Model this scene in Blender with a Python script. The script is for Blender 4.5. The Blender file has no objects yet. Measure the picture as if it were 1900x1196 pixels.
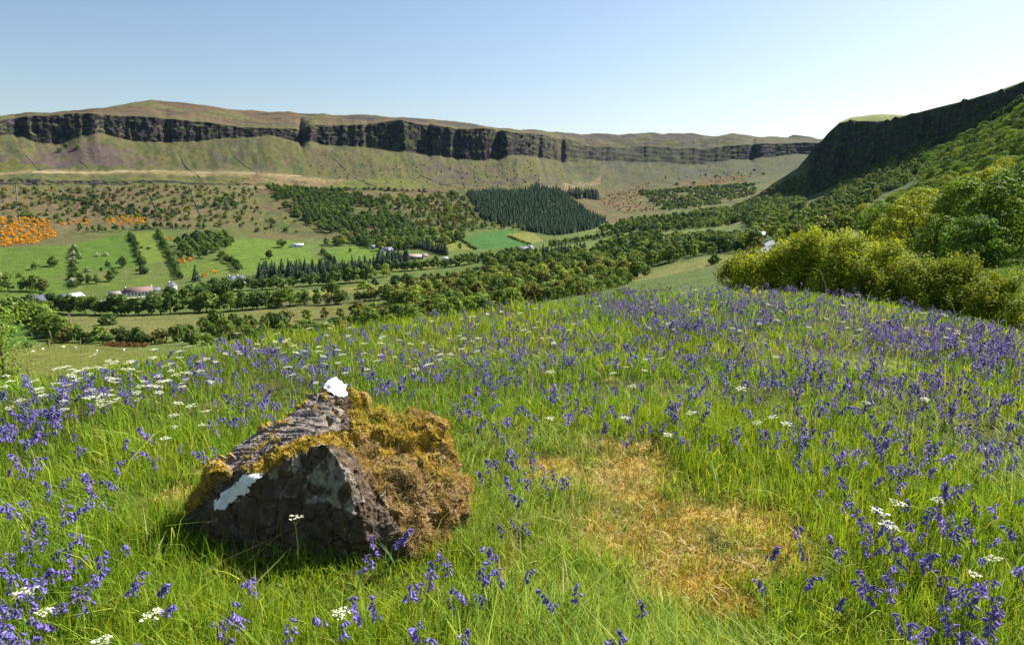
import bpy, bmesh, math, random, re, time
import numpy as np
from mathutils import Vector, Matrix, Euler
from mathutils.geometry import delaunay_2d_cdt
T0 = time.time()
SC = bpy.context.scene
COL = SC.collection
rng = np.random.default_rng(7)
random.seed(7)

# ------------------------------------------------------------------ camera, sky, sun, exposure
CAM_Z = 1.6
PITCH = math.radians(10.9)
F = 1267.0                       # focal length in photo pixels (1900 wide)
cam = bpy.data.cameras.new('camera')
cam.sensor_width = 36.0
cam.lens = 36.0 * F / 1900.0
cam.clip_start = 0.05
cam.clip_end = 40000
camo = bpy.data.objects.new('camera', cam)
COL.objects.link(camo)
camo.location = (0, 0, CAM_Z)
camo.rotation_euler = (math.pi / 2 - PITCH, 0, 0)
SC.camera = camo

SUN_AZ = math.radians(54)        # clockwise from +Y (the view direction)
SUN_EL = math.radians(44)
world = bpy.data.worlds.new('World')
SC.world = world
world.use_nodes = True
wn = world.node_tree
sky = wn.nodes.new('ShaderNodeTexSky')
sky.sky_type = 'NISHITA'
sky.sun_disc = False
sky.sun_elevation = SUN_EL
sky.sun_rotation = SUN_AZ
sky.altitude = 100
sky.air_density = 1.0
sky.dust_density = 1.1
sky.ozone_density = 1.2
bg = wn.nodes['Background']
bg.inputs['Strength'].default_value = 0.057
wn.links.new(sky.outputs[0], bg.inputs['Color'])
sun = bpy.data.lights.new('sun', 'SUN')
sun.energy = 5.0
sun.angle = math.radians(0.53)
sun.color = (1.0, 0.955, 0.88)
suno = bpy.data.objects.new('sun', sun)
COL.objects.link(suno)
suno.location = (200, 100, 400)
sd = Vector((math.sin(SUN_AZ) * math.cos(SUN_EL), math.cos(SUN_AZ) * math.cos(SUN_EL), math.sin(SUN_EL)))
suno.rotation_euler = sd.to_track_quat('Z', 'Y').to_euler()
SC.view_settings.view_transform = 'Standard'
SC.view_settings.look = 'None'
SC.view_settings.gamma = 1.0
SC.view_settings.use_curve_mapping = False
SC.view_settings.exposure = 1.32
SC.cycles.max_bounces = 5
SC.cycles.diffuse_bounces = 2
SC.cycles.glossy_bounces = 2
SC.cycles.transmission_bounces = 4
SC.cycles.volume_bounces = 0
SC.cycles.transparent_max_bounces = 8

# ------------------------------------------------------------------ helpers: names, tags, meshes
def tag(o, label=None, cat=None, group=None, kind=None):
    if label: o['label'] = label
    if cat: o['category'] = cat
    if group: o['group'] = group
    if kind: o['kind'] = kind
    return o

def empty(name, loc=(0, 0, 0), rot=(0, 0, 0), scale=1.0):
    o = bpy.data.objects.new(name, None)
    COL.objects.link(o)
    o.location = loc
    o.rotation_euler = rot
    o.scale = (scale,) * 3 if isinstance(scale, (int, float)) else scale
    o.empty_display_size = 0.1
    return o

def link(name, me, parent=None, loc=None, rot=None, scale=None):
    o = bpy.data.objects.new(name, me)
    COL.objects.link(o)
    if parent is not None: o.parent = parent
    if loc is not None: o.location = loc
    if rot is not None: o.rotation_euler = rot
    if scale is not None: o.scale = (scale,) * 3 if isinstance(scale, (int, float)) else scale
    return o

def mesh_np(name, v, faces, mats=(), col=None, smooth=False, fmat=None):
    """v (n,3); faces (m,k) int array, or list of such arrays; col (n,3) point colours"""
    v = np.asarray(v, np.float32)
    fl = faces if isinstance(faces, list) else [faces]
    fl = [np.asarray(f, np.int32) for f in fl if len(f)]
    me = bpy.data.meshes.new(name)
    me.vertices.add(len(v))
    me.vertices.foreach_set('co', v.ravel())
    nl = sum(f.size for f in fl); nf = sum(len(f) for f in fl)
    me.loops.add(nl); me.polygons.add(nf)
    me.loops.foreach_set('vertex_index', np.concatenate([f.ravel() for f in fl]))
    tot = np.concatenate([np.full(len(f), f.shape[1], np.int32) for f in fl])
    me.polygons.foreach_set('loop_start', np.concatenate([[0], np.cumsum(tot)[:-1]]).astype(np.int32))
    me.polygons.foreach_set('loop_total', tot)
    for m in mats: me.materials.append(m)
    if fmat is not None: me.polygons.foreach_set('material_index', np.asarray(fmat, np.int32))
    me.update(calc_edges=True)
    if smooth: me.polygons.foreach_set('use_smooth', np.ones(nf, bool))
    if col is not None:
        a = me.attributes.new('col', 'FLOAT_COLOR', 'POINT')
        c = np.ones((len(v), 4), np.float32); c[:, :3] = col
        a.data.foreach_set('color', c.ravel())
    return me

ORD = ['first', 'second', 'third', 'fourth', 'fifth', 'sixth', 'seventh', 'eighth', 'ninth', 'tenth', 'eleventh', 'twelfth', 'thirteenth', 'fourteenth', 'fifteenth', 'sixteenth', 'seventeenth', 'eighteenth', 'nineteenth', 'twentieth']
def which(items, phrase, xy, per=14):
    """labels for look-alikes of one place: counted from the left, in rows from the front"""
    phrase = ' '.join(phrase.split()[:10]); n = len(items); lab = [None] * n
    if n == 1: return [phrase]
    rows = max(1, math.ceil(n / per))
    o = sorted(range(n), key=lambda i: math.hypot(*xy[i]))
    for r in range(rows):
        part = sorted(o[r * n // rows:(r + 1) * n // rows], key=lambda i: math.atan2(xy[i][0], xy[i][1]))
        for k, i in enumerate(part):
            lab[i] = phrase + ', ' + ORD[k] + ' from left' + ('' if rows == 1 else ' in %s row' % (ORD[r] if r < 20 else 'back'))
    return lab

class MB:
    """collects pieces (verts, quads/tris, colour) into one mesh"""
    def __init__(s): s.v = []; s.q = []; s.t = []; s.c = []; s.n = 0
    def add(s, v, q=None, t=None, c=(1, 1, 1)):
        v = np.asarray(v, float); s.v.append(v)
        if q is not None and len(q): s.q.append(np.asarray(q, int) + s.n)
        if t is not None and len(t): s.t.append(np.asarray(t, int) + s.n)
        c = np.asarray(c, float)
        s.c.append(np.broadcast_to(c, (len(v), 3)) if c.ndim == 1 else c)
        s.n += len(v)
    def tube(s, pts, rad, sides=5, c=(1, 1, 1), cap=True):
        pts = np.asarray(pts, float); n = len(pts)
        rad = np.broadcast_to(np.asarray(rad, float), (n,))
        d = np.gradient(pts, axis=0); d /= np.linalg.norm(d, axis=1)[:, None] + 1e-9
        ref = np.array([0.31, 0.95, 0.05]) if abs(d[0][1]) < .9 else np.array([1., 0, 0])
        a = np.cross(d, ref); a /= np.linalg.norm(a, axis=1)[:, None] + 1e-9
        b = np.cross(d, a)
        ang = np.arange(sides) * 2 * np.pi / sides
        v = pts[:, None] + rad[:, None, None] * (np.cos(ang)[None, :, None] * a[:, None] + np.sin(ang)[None, :, None] * b[:, None])
        q = [(i * sides + j, i * sides + (j + 1) % sides, (i + 1) * sides + (j + 1) % sides, (i + 1) * sides + j) for i in range(n - 1) for j in range(sides)]
        s.add(v.reshape(-1, 3), q, None, c)
    def box(s, lo, hi, c=(1, 1, 1)):
        x0, y0, z0 = lo; x1, y1, z1 = hi
        v = [(x0, y0, z0), (x1, y0, z0), (x1, y1, z0), (x0, y1, z0), (x0, y0, z1), (x1, y0, z1), (x1, y1, z1), (x0, y1, z1)]
        s.add(v, [(0, 3, 2, 1), (4, 5, 6, 7), (0, 1, 5, 4), (1, 2, 6, 5), (2, 3, 7, 6), (3, 0, 4, 7)], None, c)
    def mesh(s, name, mats, smooth=False):
        f = []
        if s.q: f.append(np.concatenate(s.q))
        if s.t: f.append(np.concatenate(s.t))
        return mesh_np(name, np.concatenate(s.v), f, mats, np.concatenate(s.c), smooth)

# ------------------------------------------------------------------ numpy noise
def _hash(ix, iy, seed):
    h = (ix.astype(np.int64) * 374761393 + iy.astype(np.int64) * 668265263 + seed * 974634777) & 0xffffffff
    h = ((h ^ (h >> 13)) * 1274126177) & 0xffffffff
    h = h ^ (h >> 16)
    return (h & 0xffffff) / float(0xffffff)

def vnoise(x, y, seed=0):
    x = np.asarray(x, float); y = np.asarray(y, float)
    ix = np.floor(x); iy = np.floor(y); fx = x - ix; fy = y - iy
    fx = fx * fx * (3 - 2 * fx); fy = fy * fy * (3 - 2 * fy)
    a = _hash(ix, iy, seed); b = _hash(ix + 1, iy, seed); c = _hash(ix, iy + 1, seed); d = _hash(ix + 1, iy + 1, seed)
    return (a + (b - a) * fx) * (1 - fy) + (c + (d - c) * fx) * fy

def fbm(x, y, oct=4, seed=0, gain=.5):
    s = 0; a = 1; t = 0
    for o in range(oct):
        s = s + a * vnoise(np.asarray(x) * 2 ** o + 17.3 * o, np.asarray(y) * 2 ** o - 9.1 * o, seed + o)
        t += a; a *= gain
    return s / t        # 0..1

def vnoise3(x, y, z, seed=0):
    iz = np.floor(z); fz = z - iz; fz = fz * fz * (3 - 2 * fz)
    a = vnoise(x + iz * 37.17, y - iz * 19.73, seed); b = vnoise(x + (iz + 1) * 37.17, y - (iz + 1) * 19.73, seed)
    return a + (b - a) * fz
def fbm3(co, f, oct=4, seed=0):
    s = 0; a = 1; t = 0
    for o in range(oct):
        k = f * 2 ** o
        s = s + a * vnoise3(co[:, 0] * k + 31.7 * o, co[:, 1] * k, co[:, 2] * k, seed + o); t += a; a *= .5
    return s / t

def sstep(a, b, x):
    t = np.clip((x - a) / (b - a), 0, 1)
    return t * t * (3 - 2 * t)

# ------------------------------------------------------------------ photo pixel -> direction
CP, SP = math.cos(PITCH), math.sin(PITCH)
def ray(px, py):
    dx = (px - 950) / F; dy = -(py - 598) / F
    return np.array([dx, CP + dy * SP, -SP + dy * CP])
def th_tan(px, py):
    d = ray(px, py)
    return math.atan2(d[0], d[1]), d[2] / math.hypot(d[0], d[1])
def at_y(px, py, Y):
    d = ray(px, py)
    return np.array([0, 0, CAM_Z]) + d * (Y / d[1])

# ------------------------------------------------------------------ materials
def new_mat(name):
    m = bpy.data.materials.new(name); m.use_nodes = True
    nt = m.node_tree; nt.nodes.clear()
    out = nt.nodes.new('ShaderNodeOutputMaterial')
    return m, nt, out

def N(nt, t, **kw):
    n = nt.nodes.new(t)
    for k, v in kw.items():
        if k.startswith('i_'):
            n.inputs[k[2:].replace('_', ' ')].default_value = v
        else: setattr(n, k, v)
    return n

def mixc(nt, fac, a, b, blend='MIX'):
    m = nt.nodes.new('ShaderNodeMix'); m.data_type = 'RGBA'; m.blend_type = blend
    for sock, val in ((m.inputs[0], fac), (m.inputs[6], a), (m.inputs[7], b)):
        if hasattr(val, 'is_output'): nt.links.new(val, sock)
        elif isinstance(val, (int, float)): sock.default_value = val
        else: sock.default_value = tuple(val) + (1,) if len(val) == 3 else val
    return m.outputs[2]

def mult(nt, a, b, op='MULTIPLY'):
    m = nt.nodes.new('ShaderNodeMath'); m.operation = op
    for i, val in enumerate((a, b)):
        if hasattr(val, 'is_output'): nt.links.new(val, m.inputs[i])
        else: m.inputs[i].default_value = val
    return m.outputs[0]

def ramp(nt, fac, stops):
    r = nt.nodes.new('ShaderNodeValToRGB')
    e = r.color_ramp.elements
    while len(e) < len(stops): e.new(.5)
    for el, (p, c) in zip(e, stops):
        el.position = p; el.color = tuple(c) + (1,) if len(c) == 3 else c
    nt.links.new(fac, r.inputs[0])
    return r.outputs[0]

def noise_tex(nt, scale, detail=4, rough=.6, vec=None, dist=0):
    n = nt.nodes.new('ShaderNodeTexNoise')
    n.inputs['Scale'].default_value = scale; n.inputs['Detail'].default_value = detail
    n.inputs['Roughness'].default_value = rough; n.inputs['Distortion'].default_value = dist
    if vec is not None: nt.links.new(vec, n.inputs['Vector'])
    return n.outputs['Fac']

def leaf_mat(name, trans=.35, rough=.55, var=.35, spec=.25, hue=(1.25, 1.1, .7)):
    """vegetation: albedo from 'col', each individual a little different, light passes through"""
    m, nt, out = new_mat(name)
    at = N(nt, 'ShaderNodeAttribute', attribute_name='col')
    oi = N(nt, 'ShaderNodeObjectInfo')
    r = oi.outputs['Random']
    br = ramp(nt, r, [(0, (1 - var,) * 3), (1, (1 + var * .6,) * 3)])
    c = mixc(nt, 1.0, at.outputs['Color'], br, 'MULTIPLY')
    r2 = nt.nodes.new('ShaderNodeMath'); r2.operation = 'FRACT'
    nt.links.new(mult(nt, r, 17.31), r2.inputs[0])
    c2 = mixc(nt, 1.0, c, hue, 'MULTIPLY')
    c = mixc(nt, mult(nt, r2.outputs[0], .8), c, c2)
    p = N(nt, 'ShaderNodeBsdfPrincipled')
    p.inputs['Roughness'].default_value = rough
    p.inputs['Specular IOR Level'].default_value = spec
    nt.links.new(c, p.inputs['Base Color'])
    tr = N(nt, 'ShaderNodeBsdfTranslucent')
    nt.links.new(mixc(nt, 1.0, c, (1.35, 1.25, .55), 'MULTIPLY'), tr.inputs['Color'])
    mx = N(nt, 'ShaderNodeMixShader'); mx.inputs[0].default_value = trans
    nt.links.new(p.outputs[0], mx.inputs[1]); nt.links.new(tr.outputs[0], mx.inputs[2])
    nt.links.new(mx.outputs[0], out.inputs[0])
    return m

def plain_mat(name, c, rough=.8, nscale=3.0, amt=.25, bump=0.0, spec=.3, attr=False):
    m, nt, out = new_mat(name)
    tc = N(nt, 'ShaderNodeTexCoord')
    n = noise_tex(nt, nscale, 5, .65, tc.outputs['Object'])
    base = N(nt, 'ShaderNodeAttribute', attribute_name='col').outputs['Color'] if attr else c
    col = mixc(nt, 1.0, ramp(nt, n, [(.25, (1 - amt,) * 3), (.75, (1 + amt,) * 3)]), base, 'MULTIPLY')
    p = N(nt, 'ShaderNodeBsdfPrincipled')
    p.inputs['Roughness'].default_value = rough
    p.inputs['Specular IOR Level'].default_value = spec
    nt.links.new(col, p.inputs['Base Color'])
    if bump:
        b = N(nt, 'ShaderNodeBump'); b.inputs['Strength'].default_value = bump; b.inputs['Distance'].default_value = .02
        nt.links.new(n, b.inputs['Height']); nt.links.new(b.outputs[0], p.inputs['Normal'])
    nt.links.new(p.outputs[0], out.inputs[0])
    return m

def rock_mat(name):
    m, nt, out = new_mat(name)
    at = N(nt, 'ShaderNodeAttribute', attribute_name='col')
    tc = N(nt, 'ShaderNodeTexCoord'); ob = tc.outputs['Object']
    n1 = noise_tex(nt, 28, 8, .72, ob); n2 = noise_tex(nt, 120, 4, .7, ob); n3 = noise_tex(nt, 9, 4, .6, ob)
    vo = N(nt, 'ShaderNodeTexVoronoi', feature='DISTANCE_TO_EDGE'); vo.inputs['Scale'].default_value = 7
    wp = N(nt, 'ShaderNodeMix', data_type='VECTOR'); wp.inputs[0].default_value = .22
    nz = N(nt, 'ShaderNodeTexNoise'); nz.inputs['Scale'].default_value = 6; nt.links.new(ob, nz.inputs['Vector'])
    nt.links.new(ob, wp.inputs[4]); nt.links.new(nz.outputs['Color'], wp.inputs[5]); nt.links.new(wp.outputs[1], vo.inputs['Vector'])
    crack = ramp(nt, vo.outputs['Distance'], [(0, (.25,) * 3), (.012, (.45,) * 3), (.03, (1,) * 3)])
    c = mixc(nt, 1.0, at.outputs['Color'], ramp(nt, n1, [(.3, (.45, .45, .46)), (.7, (1.6, 1.55, 1.5))]), 'MULTIPLY')
    c = mixc(nt, 1.0, c, ramp(nt, n2, [(.3, (.65,) * 3), (.7, (1.35,) * 3)]), 'MULTIPLY')
    c = mixc(nt, .8, c, crack, 'MULTIPLY')
    sp = N(nt, 'ShaderNodeTexVoronoi'); sp.inputs['Scale'].default_value = 34; nt.links.new(ob, sp.inputs['Vector'])
    spot = mult(nt, ramp(nt, sp.outputs['Distance'], [(.22, (1,) * 3), (.36, (0,) * 3)]), ramp(nt, n3, [(.5, (0,) * 3), (.6, (1,) * 3)]))
    c = mixc(nt, mult(nt, spot, .7), c, (.34, .335, .28))
    p = N(nt, 'ShaderNodeBsdfPrincipled'); p.inputs['Roughness'].default_value = .9; p.inputs['Specular IOR Level'].default_value = .2
    nt.links.new(c, p.inputs['Base Color'])
    b = N(nt, 'ShaderNodeBump'); b.inputs['Strength'].default_value = .9; b.inputs['Distance'].default_value = .012
    nt.links.new(mult(nt, mult(nt, n1, n2, 'ADD'), crack, 'ADD'), b.inputs['Height']); nt.links.new(b.outputs[0], p.inputs['Normal'])
    nt.links.new(p.outputs[0], out.inputs[0])
    return m

def terrain_mat(name, s1=.12, s2=.9, bump=1.0, bd=1.5):
    m, nt, out = new_mat(name)
    at = N(nt, 'ShaderNodeAttribute', attribute_name='col')
    geo = N(nt, 'ShaderNodeNewGeometry')
    n1 = noise_tex(nt, s1, 6, .7, geo.outputs['Position'])
    n2 = noise_tex(nt, s2, 3, .6, geo.outputs['Position'])
    c = mixc(nt, 1.0, at.outputs['Color'], ramp(nt, n1, [(.3, (.62, .65, .68)), (.7, (1.36, 1.3, 1.22))]), 'MULTIPLY')
    c = mixc(nt, 1.0, c, ramp(nt, n2, [(.3, (.72, .72, .72)), (.7, (1.28, 1.28, 1.28))]), 'MULTIPLY')
    rk = N(nt, 'ShaderNodeAttribute', attribute_name='rock')
    mp = N(nt, 'ShaderNodeMapping'); mp.inputs['Scale'].default_value = (.30, .30, .045); nt.links.new(geo.outputs['Position'], mp.inputs['Vector'])
    n4 = noise_tex(nt, 1.0, 5, .75, mp.outputs['Vector'])
    mp2 = N(nt, 'ShaderNodeMapping'); mp2.inputs['Scale'].default_value = (.03, .03, .22); nt.links.new(geo.outputs['Position'], mp2.inputs['Vector'])
    n5 = noise_tex(nt, 1.0, 4, .7, mp2.outputs['Vector'])
    rc = mixc(nt, 1.0, ramp(nt, n4, [(.36, (.18, .18, .2)), (.5, (.8, .8, .8)), (.66, (1.9, 1.85, 1.8))]), ramp(nt, n5, [(.4, (.5, .5, .5)), (.62, (1.5, 1.5, 1.4))]), 'MULTIPLY')
    rc = mixc(nt, 1.0, c, rc, 'MULTIPLY')
    c = mixc(nt, rk.outputs['Fac'], c, rc)
    p = N(nt, 'ShaderNodeBsdfPrincipled')
    p.inputs['Roughness'].default_value = .95; p.inputs['Specular IOR Level'].default_value = .1
    nt.links.new(c, p.inputs['Base Color'])
    b = N(nt, 'ShaderNodeBump'); b.inputs['Strength'].default_value = bump; b.inputs['Distance'].default_value = bd
    nt.links.new(mult(nt, n1, n2, 'ADD'), b.inputs['Height']); nt.links.new(b.outputs[0], p.inputs['Normal'])
    nt.links.new(p.outputs[0], out.inputs[0])
    return m

M = {}
M['terrain'] = terrain_mat('valley_ground')
M['hill'] = terrain_mat('hillside_ground', .2, 1.5, .8, .8)
M['meadow'] = terrain_mat('meadow_soil', 2.0, 14.0, .6, .05)
M['leaf'] = leaf_mat('tree_leaves', .32, .7, .3, .12, (1.15, 1.05, .8))
M['conifer'] = leaf_mat('conifer_needles', .1, .7, .25, .15, (.85, 1.0, 1.1))
M['grass'] = leaf_mat('grass_blades', .38, .6, .0, .16, (1, 1, 1))
M['flower'] = leaf_mat('petals', .3, .5, .22, .3, (1.2, .95, 1.0))
M['white'] = leaf_mat('white_petals', .3, .6, .08, .2, (1, 1, .93))
M['stem'] = leaf_mat('plant_stems', .15, .5, .2, .3)
M['gorse'] = leaf_mat('gorse_flowers', .2, .7, .2, .15, (1.0, .85, 1))
M['bark'] = plain_mat('bark', (.085, .065, .045), .9, 6, .35, .5)

# ------------------------------------------------------------------ sheets of land from feature lines
def pchip_eval(X, Y, xq):
    """X,Y (k,n): monotone cubic in each column; xq (m,) fractional index 0..k-1 with unit knots -> (m,n) for Y over index"""
    k, n = Y.shape
    d = np.diff(Y, axis=0)
    mslope = np.zeros_like(Y)
    a, b = d[:-1], d[1:]
    with np.errstate(divide='ignore', invalid='ignore'):
        hm = np.where(a * b > 0, 2 * a * b / (a + b), 0)
    mslope[1:-1] = hm; mslope[0] = d[0]; mslope[-1] = d[-1]
    i = np.clip(np.floor(xq).astype(int), 0, k - 2); t = (xq - i)[:, None]
    h00 = 2 * t**3 - 3 * t**2 + 1; h10 = t**3 - 2 * t**2 + t; h01 = -2 * t**3 + 3 * t**2; h11 = t**3 - t**2
    return h00 * Y[i] + h10 * mslope[i] + h01 * Y[i + 1] + h11 * mslope[i + 1]

class Sheet:
    def __init__(s, lines, rows, TH):
        """lines: list of [(px,py,r),...]; rows: rows between consecutive lines; TH: azimuth columns"""
        s.TH = TH
        Rl, Zl = [], []
        for L in lines:
            t, r, z = [], [], []
            for (px, py, rr) in L:
                a, tn = th_tan(px, py)
                t.append(a); r.append(rr); z.append(CAM_Z + rr * tn)
            t, r, z = map(np.array, (t, r, z)); o = np.argsort(t)
            Rl.append(np.interp(TH, t[o], r[o])); Zl.append(np.interp(TH, t[o], z[o]))
        Rl = np.array(Rl); Zl = np.array(Zl)
        for i in range(1, len(Rl)): Rl[i] = np.maximum(Rl[i], Rl[i - 1] + 1.0)
        u = [0.0]
        for i, n in enumerate(rows): u += list(i + (np.arange(n) + 1) / n)
        s.u = np.array(u)
        # linear r, smooth z
        i = np.clip(np.floor(s.u).astype(int), 0, len(lines) - 2); f = (s.u - i)[:, None]
        s.R = Rl[i] * (1 - f) + Rl[i + 1] * f
        s.Z = pchip_eval(None, Zl, s.u)
        s.U = np.broadcast_to(s.u[:, None], s.R.shape)
        s.lines = (Rl, Zl)
    def xy(s):
        return s.R * np.sin(s.TH)[None], s.R * np.cos(s.TH)[None]
    def col_at(s, th):
        j = np.interp(th, s.TH, np.arange(len(s.TH)))
        j0 = int(min(max(math.floor(j), 0), len(s.TH) - 2)); f = j - j0
        return s.R[:, j0] * (1 - f) + s.R[:, j0 + 1] * f, s.Z[:, j0] * (1 - f) + s.Z[:, j0 + 1] * f
    def z_at(s, x, y):
        th = math.atan2(x, y)
        if th < s.TH[0] or th > s.TH[-1]: return -999.0
        r, z = s.col_at(th)
        return float(np.interp(math.hypot(x, y), r, z, left=-999, right=-999))
    def hit(s, px, py, lift=0.0):
        th, tn = th_tan(px, py)
        r, z = s.col_at(th)
        g = (z + lift - CAM_Z) / np.maximum(r, .01) - tn
        idx = np.nonzero((g[1:] >= 0) & (g[:-1] < 0))[0]
        if len(idx) == 0: return None
        k = idx[0]; f = g[k] / (g[k] - g[k + 1])
        return r[k] + (r[k + 1] - r[k]) * f
    def mesh(s, name, mat, colour, rock=None):
        x, y = s.xy(); nr, nc = s.R.shape
        v = np.stack([x, y, s.Z], -1).reshape(-1, 3)
        a = (np.arange(nr - 1)[:, None] * nc + np.arange(nc - 1)[None]).ravel()
        q = np.stack([a, a + 1, a + nc + 1, a + nc], -1)
        me = mesh_np(name, v, q, [mat], colour.reshape(-1, 3), smooth=True)
        if rock is not None:
            a = me.attributes.new('rock', 'FLOAT', 'POINT'); a.data.foreach_set('value', rock.astype(np.float32).ravel())
        return me

def thd(px, py=400): return th_tan(px, py)[0]
thin = np.concatenate([np.radians(np.arange(-80, -41, 3.0)), np.radians(np.linspace(-41, 41, 760)), np.radians(np.arange(44, 81, 3.0))])

# opposite side of the glen: (photo x, photo y, distance)
LA = [(-300, 760, 140), (0, 735, 150), (300, 690, 160), (600, 650, 170), (900, 600, 180), (1100, 575, 180), (1300, 560, 150), (1480, 560, 120), (1700, 590, 100), (2200, 660, 60)]
LN = [(-300, 1400, 20), (0, 1400, 20), (900, 1300, 20), (1300, 1300, 20), (1700, 1200, 20), (2200, 1200, 20)]
LB = [(-300, 660, 330), (0, 650, 320), (300, 620, 340), (600, 590, 380), (900, 550, 400), (1100, 522, 420), (1300, 497, 350), (1400, 487, 330), (1480, 505, 300), (1700, 540, 300), (2200, 600, 300)]
LC = [(-300, 565, 560), (0, 560, 560), (300, 535, 580), (600, 505, 630), (900, 470, 720), (1100, 450, 850), (1300, 425, 900), (1480, 430, 900), (1700, 450, 900), (2200, 480, 900)]
LD = [(-300, 455, 840), (0, 455, 840), (300, 428, 890), (600, 440, 870), (900, 425, 950), (1100, 415, 1080), (1300, 390, 1350), (1480, 385, 1500), (1700, 390, 1500), (2200, 400, 1500)]
LE0 = [(-300, 345, 1230), (0, 345, 1240), (150, 343, 1238), (300, 341, 1235), (400, 342, 1235), (600, 352, 1235), (800, 358, 1260), (1000, 360, 1300), (1200, 358, 1650), (1350, 345, 1900), (1480, 336, 2100), (2200, 340, 2100)]
LE1 = [(-300, 333, 1240), (0, 333, 1250), (150, 334, 1248), (300, 335, 1245), (400, 338, 1245), (600, 348, 1245), (800, 354, 1272), (1000, 356, 1315), (1200, 354, 1680), (1350, 342, 1930), (1480, 333, 2130), (2200, 338, 2130)]
LE = [(-300, 320, 1300), (0, 320, 1300), (300, 319, 1290), (450, 322, 1290), (600, 334, 1290), (800, 346, 1310), (1000, 345, 1360), (1100, 346, 1600), (1200, 340, 1760), (1300, 332, 1960), (1420, 328, 2150), (1480, 326, 2250), (2200, 330, 2250)]
def rF(px): return float(np.interp(px, [-300, 0, 300, 600, 900, 1100, 1300, 1480, 2200], [1450, 1480, 1500, 1560, 1680, 1950, 2350, 2700, 2900]))
fb = [(-300, 258), (0, 252), (40, 250), (60, 262), (110, 266), (150, 250), (190, 247), (250, 262), (330, 263), (430, 256), (500, 252), (560, 264), (600, 268), (680, 272), (760, 282), (850, 294), (900, 299), (960, 286), (1000, 292), (1060, 301), (1100, 296), (1200, 300), (1300, 305), (1350, 297), (1420, 293), (1480, 285), (1600, 290), (2200, 300)]
gt = [(-300, 225), (0, 221), (60, 213), (130, 211), (200, 214), (280, 217), (330, 221), (450, 236), (560, 241), (585, 231), (600, 233), (650, 232), (700, 229), (740, 223), (800, 233), (850, 240), (900, 238), (960, 246), (1000, 249), (1060, 262), (1100, 270), (1200, 274), (1300, 276), (1380, 268), (1440, 267), (1490, 264), (1600, 270), (2200, 280)]
sk = [(-300, 220), (-100, 216), (0, 213), (60, 210), (130, 208), (200, 198), (240, 191), (280, 187), (360, 193), (400, 198), (450, 206), (540, 208), (575, 213), (600, 211), (700, 216), (800, 222), (900, 233), (960, 240), (1080, 249), (1140, 249), (1200, 247), (1290, 248), (1320, 253), (1360, 249), (1420, 255), (1480, 258), (1560, 262), (2200, 270)]
LF = [(p, y, rF(p)) for p, y in fb]
LG = [(p, y, rF(p) + (24 if p < 1000 else 70 if p < 1340 else 35)) for p, y in gt]
LH = [(p, y, rF(p) + float(np.interp(p, [0, 280, 600, 1000, 1200, 1480], [150, 480, 230, 200, 330, 400]))) for p, y in sk]
LI = [(p, y + 25, rF(p) + 1400) for p, y in sk]
LJ = [(p, 348, 9000) for p in (-300, 950, 2200)]
valley = Sheet([LN, LA, LB, LC, LD, LE0, LE1, LE, LF, LG, LH, LI, LJ], [6, 24, 60, 80, 70, 75, 10, 22, 60, 46, 24, 10, 6], thin)
# line indices: N0 A1 B2 C3 D4 E0 5 E1 6 E7 F8 G9 H10 I11 J12

# camera-side hill on the right: (x, y, distance)
def hr_line(ys, rs):
    xs = (1150, 1250, 1320, 1400, 1500, 1600, 1700, 1800, 1900, 2100, 2500)
    return [(x, y, r) for x, y, r in zip(xs, ys, rs)]
HR = [hr_line((1000, 950, 900, 800, 760, 760, 760, 760, 800, 900, 900), (8,) * 11),
      hr_line((800, 700, 620, 545, 545, 560, 580, 600, 620, 680, 720), (42, 42, 42, 40, 38, 36, 34, 34, 34, 34, 34)),
      hr_line((660, 600, 550, 500, 492, 508, 520, 530, 540, 590, 640), (160, 160, 160, 150, 130, 90, 72, 62, 56, 52, 50)),
      hr_line((580, 535, 502, 474, 452, 450, 450, 455, 460, 490, 520), (340, 340, 340, 330, 300, 240, 180, 140, 115, 110, 110)),
      hr_line((540, 500, 464, 436, 415, 402, 388, 372, 360, 370, 380), (600, 600, 600, 600, 600, 520, 420, 330, 270, 250, 250)),
      hr_line((500, 460, 427, 405, 388, 368, 345, 312, 280, 280, 280), (1000, 1000, 1000, 980, 900, 820, 700, 560, 460, 430, 430)),
      0, 0, 0,
      hr_line((520, 480, 440, 400, 330, 260, 240, 230, 200, 150, 120), (1900, 1900, 1900, 1900, 1900, 1900, 1800, 1600, 1500, 1400, 1400))]
# refine the skyline / cliff foot with extra points read off the photograph
HR[6] = [(1150, 480, 1380), (1250, 440, 1400), (1320, 402, 1420), (1390, 378, 1440), (1440, 368, 1390), (1490, 366, 1335), (1530, 352, 1300), (1560, 337, 1268), (1640, 306, 1180), (1740, 266, 1050), (1820, 236, 915), (1900, 192, 775), (2100, 140, 640), (2500, 110, 640)]
HR[7] = [(1150, 479, 1420), (1250, 438, 1440), (1320, 398, 1455), (1390, 371, 1475), (1440, 337, 1440), (1480, 311, 1400), (1500, 288, 1385), (1540, 243, 1340), (1558, 229, 1315), (1575, 225, 1300), (1610, 226, 1250), (1650, 224, 1190), (1680, 215, 1150), (1740, 200, 1065), (1790, 188, 985), (1820, 179, 940), (1900, 153, 803), (2100, 96, 665), (2500, 60, 665)]
HR[8] = [(1150, 485, 1500), (1250, 442, 1500), (1320, 402, 1510), (1390, 374, 1520), (1440, 340, 1480), (1480, 314, 1440), (1500, 290, 1420), (1540, 245, 1390), (1558, 228, 1400), (1580, 219, 1400), (1620, 214, 1360), (1660, 213, 1320), (1685, 214, 1250), (1740, 199, 1130), (1820, 178, 1010), (1900, 150, 880), (2100, 92, 740), (2500, 56, 740)]
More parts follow.
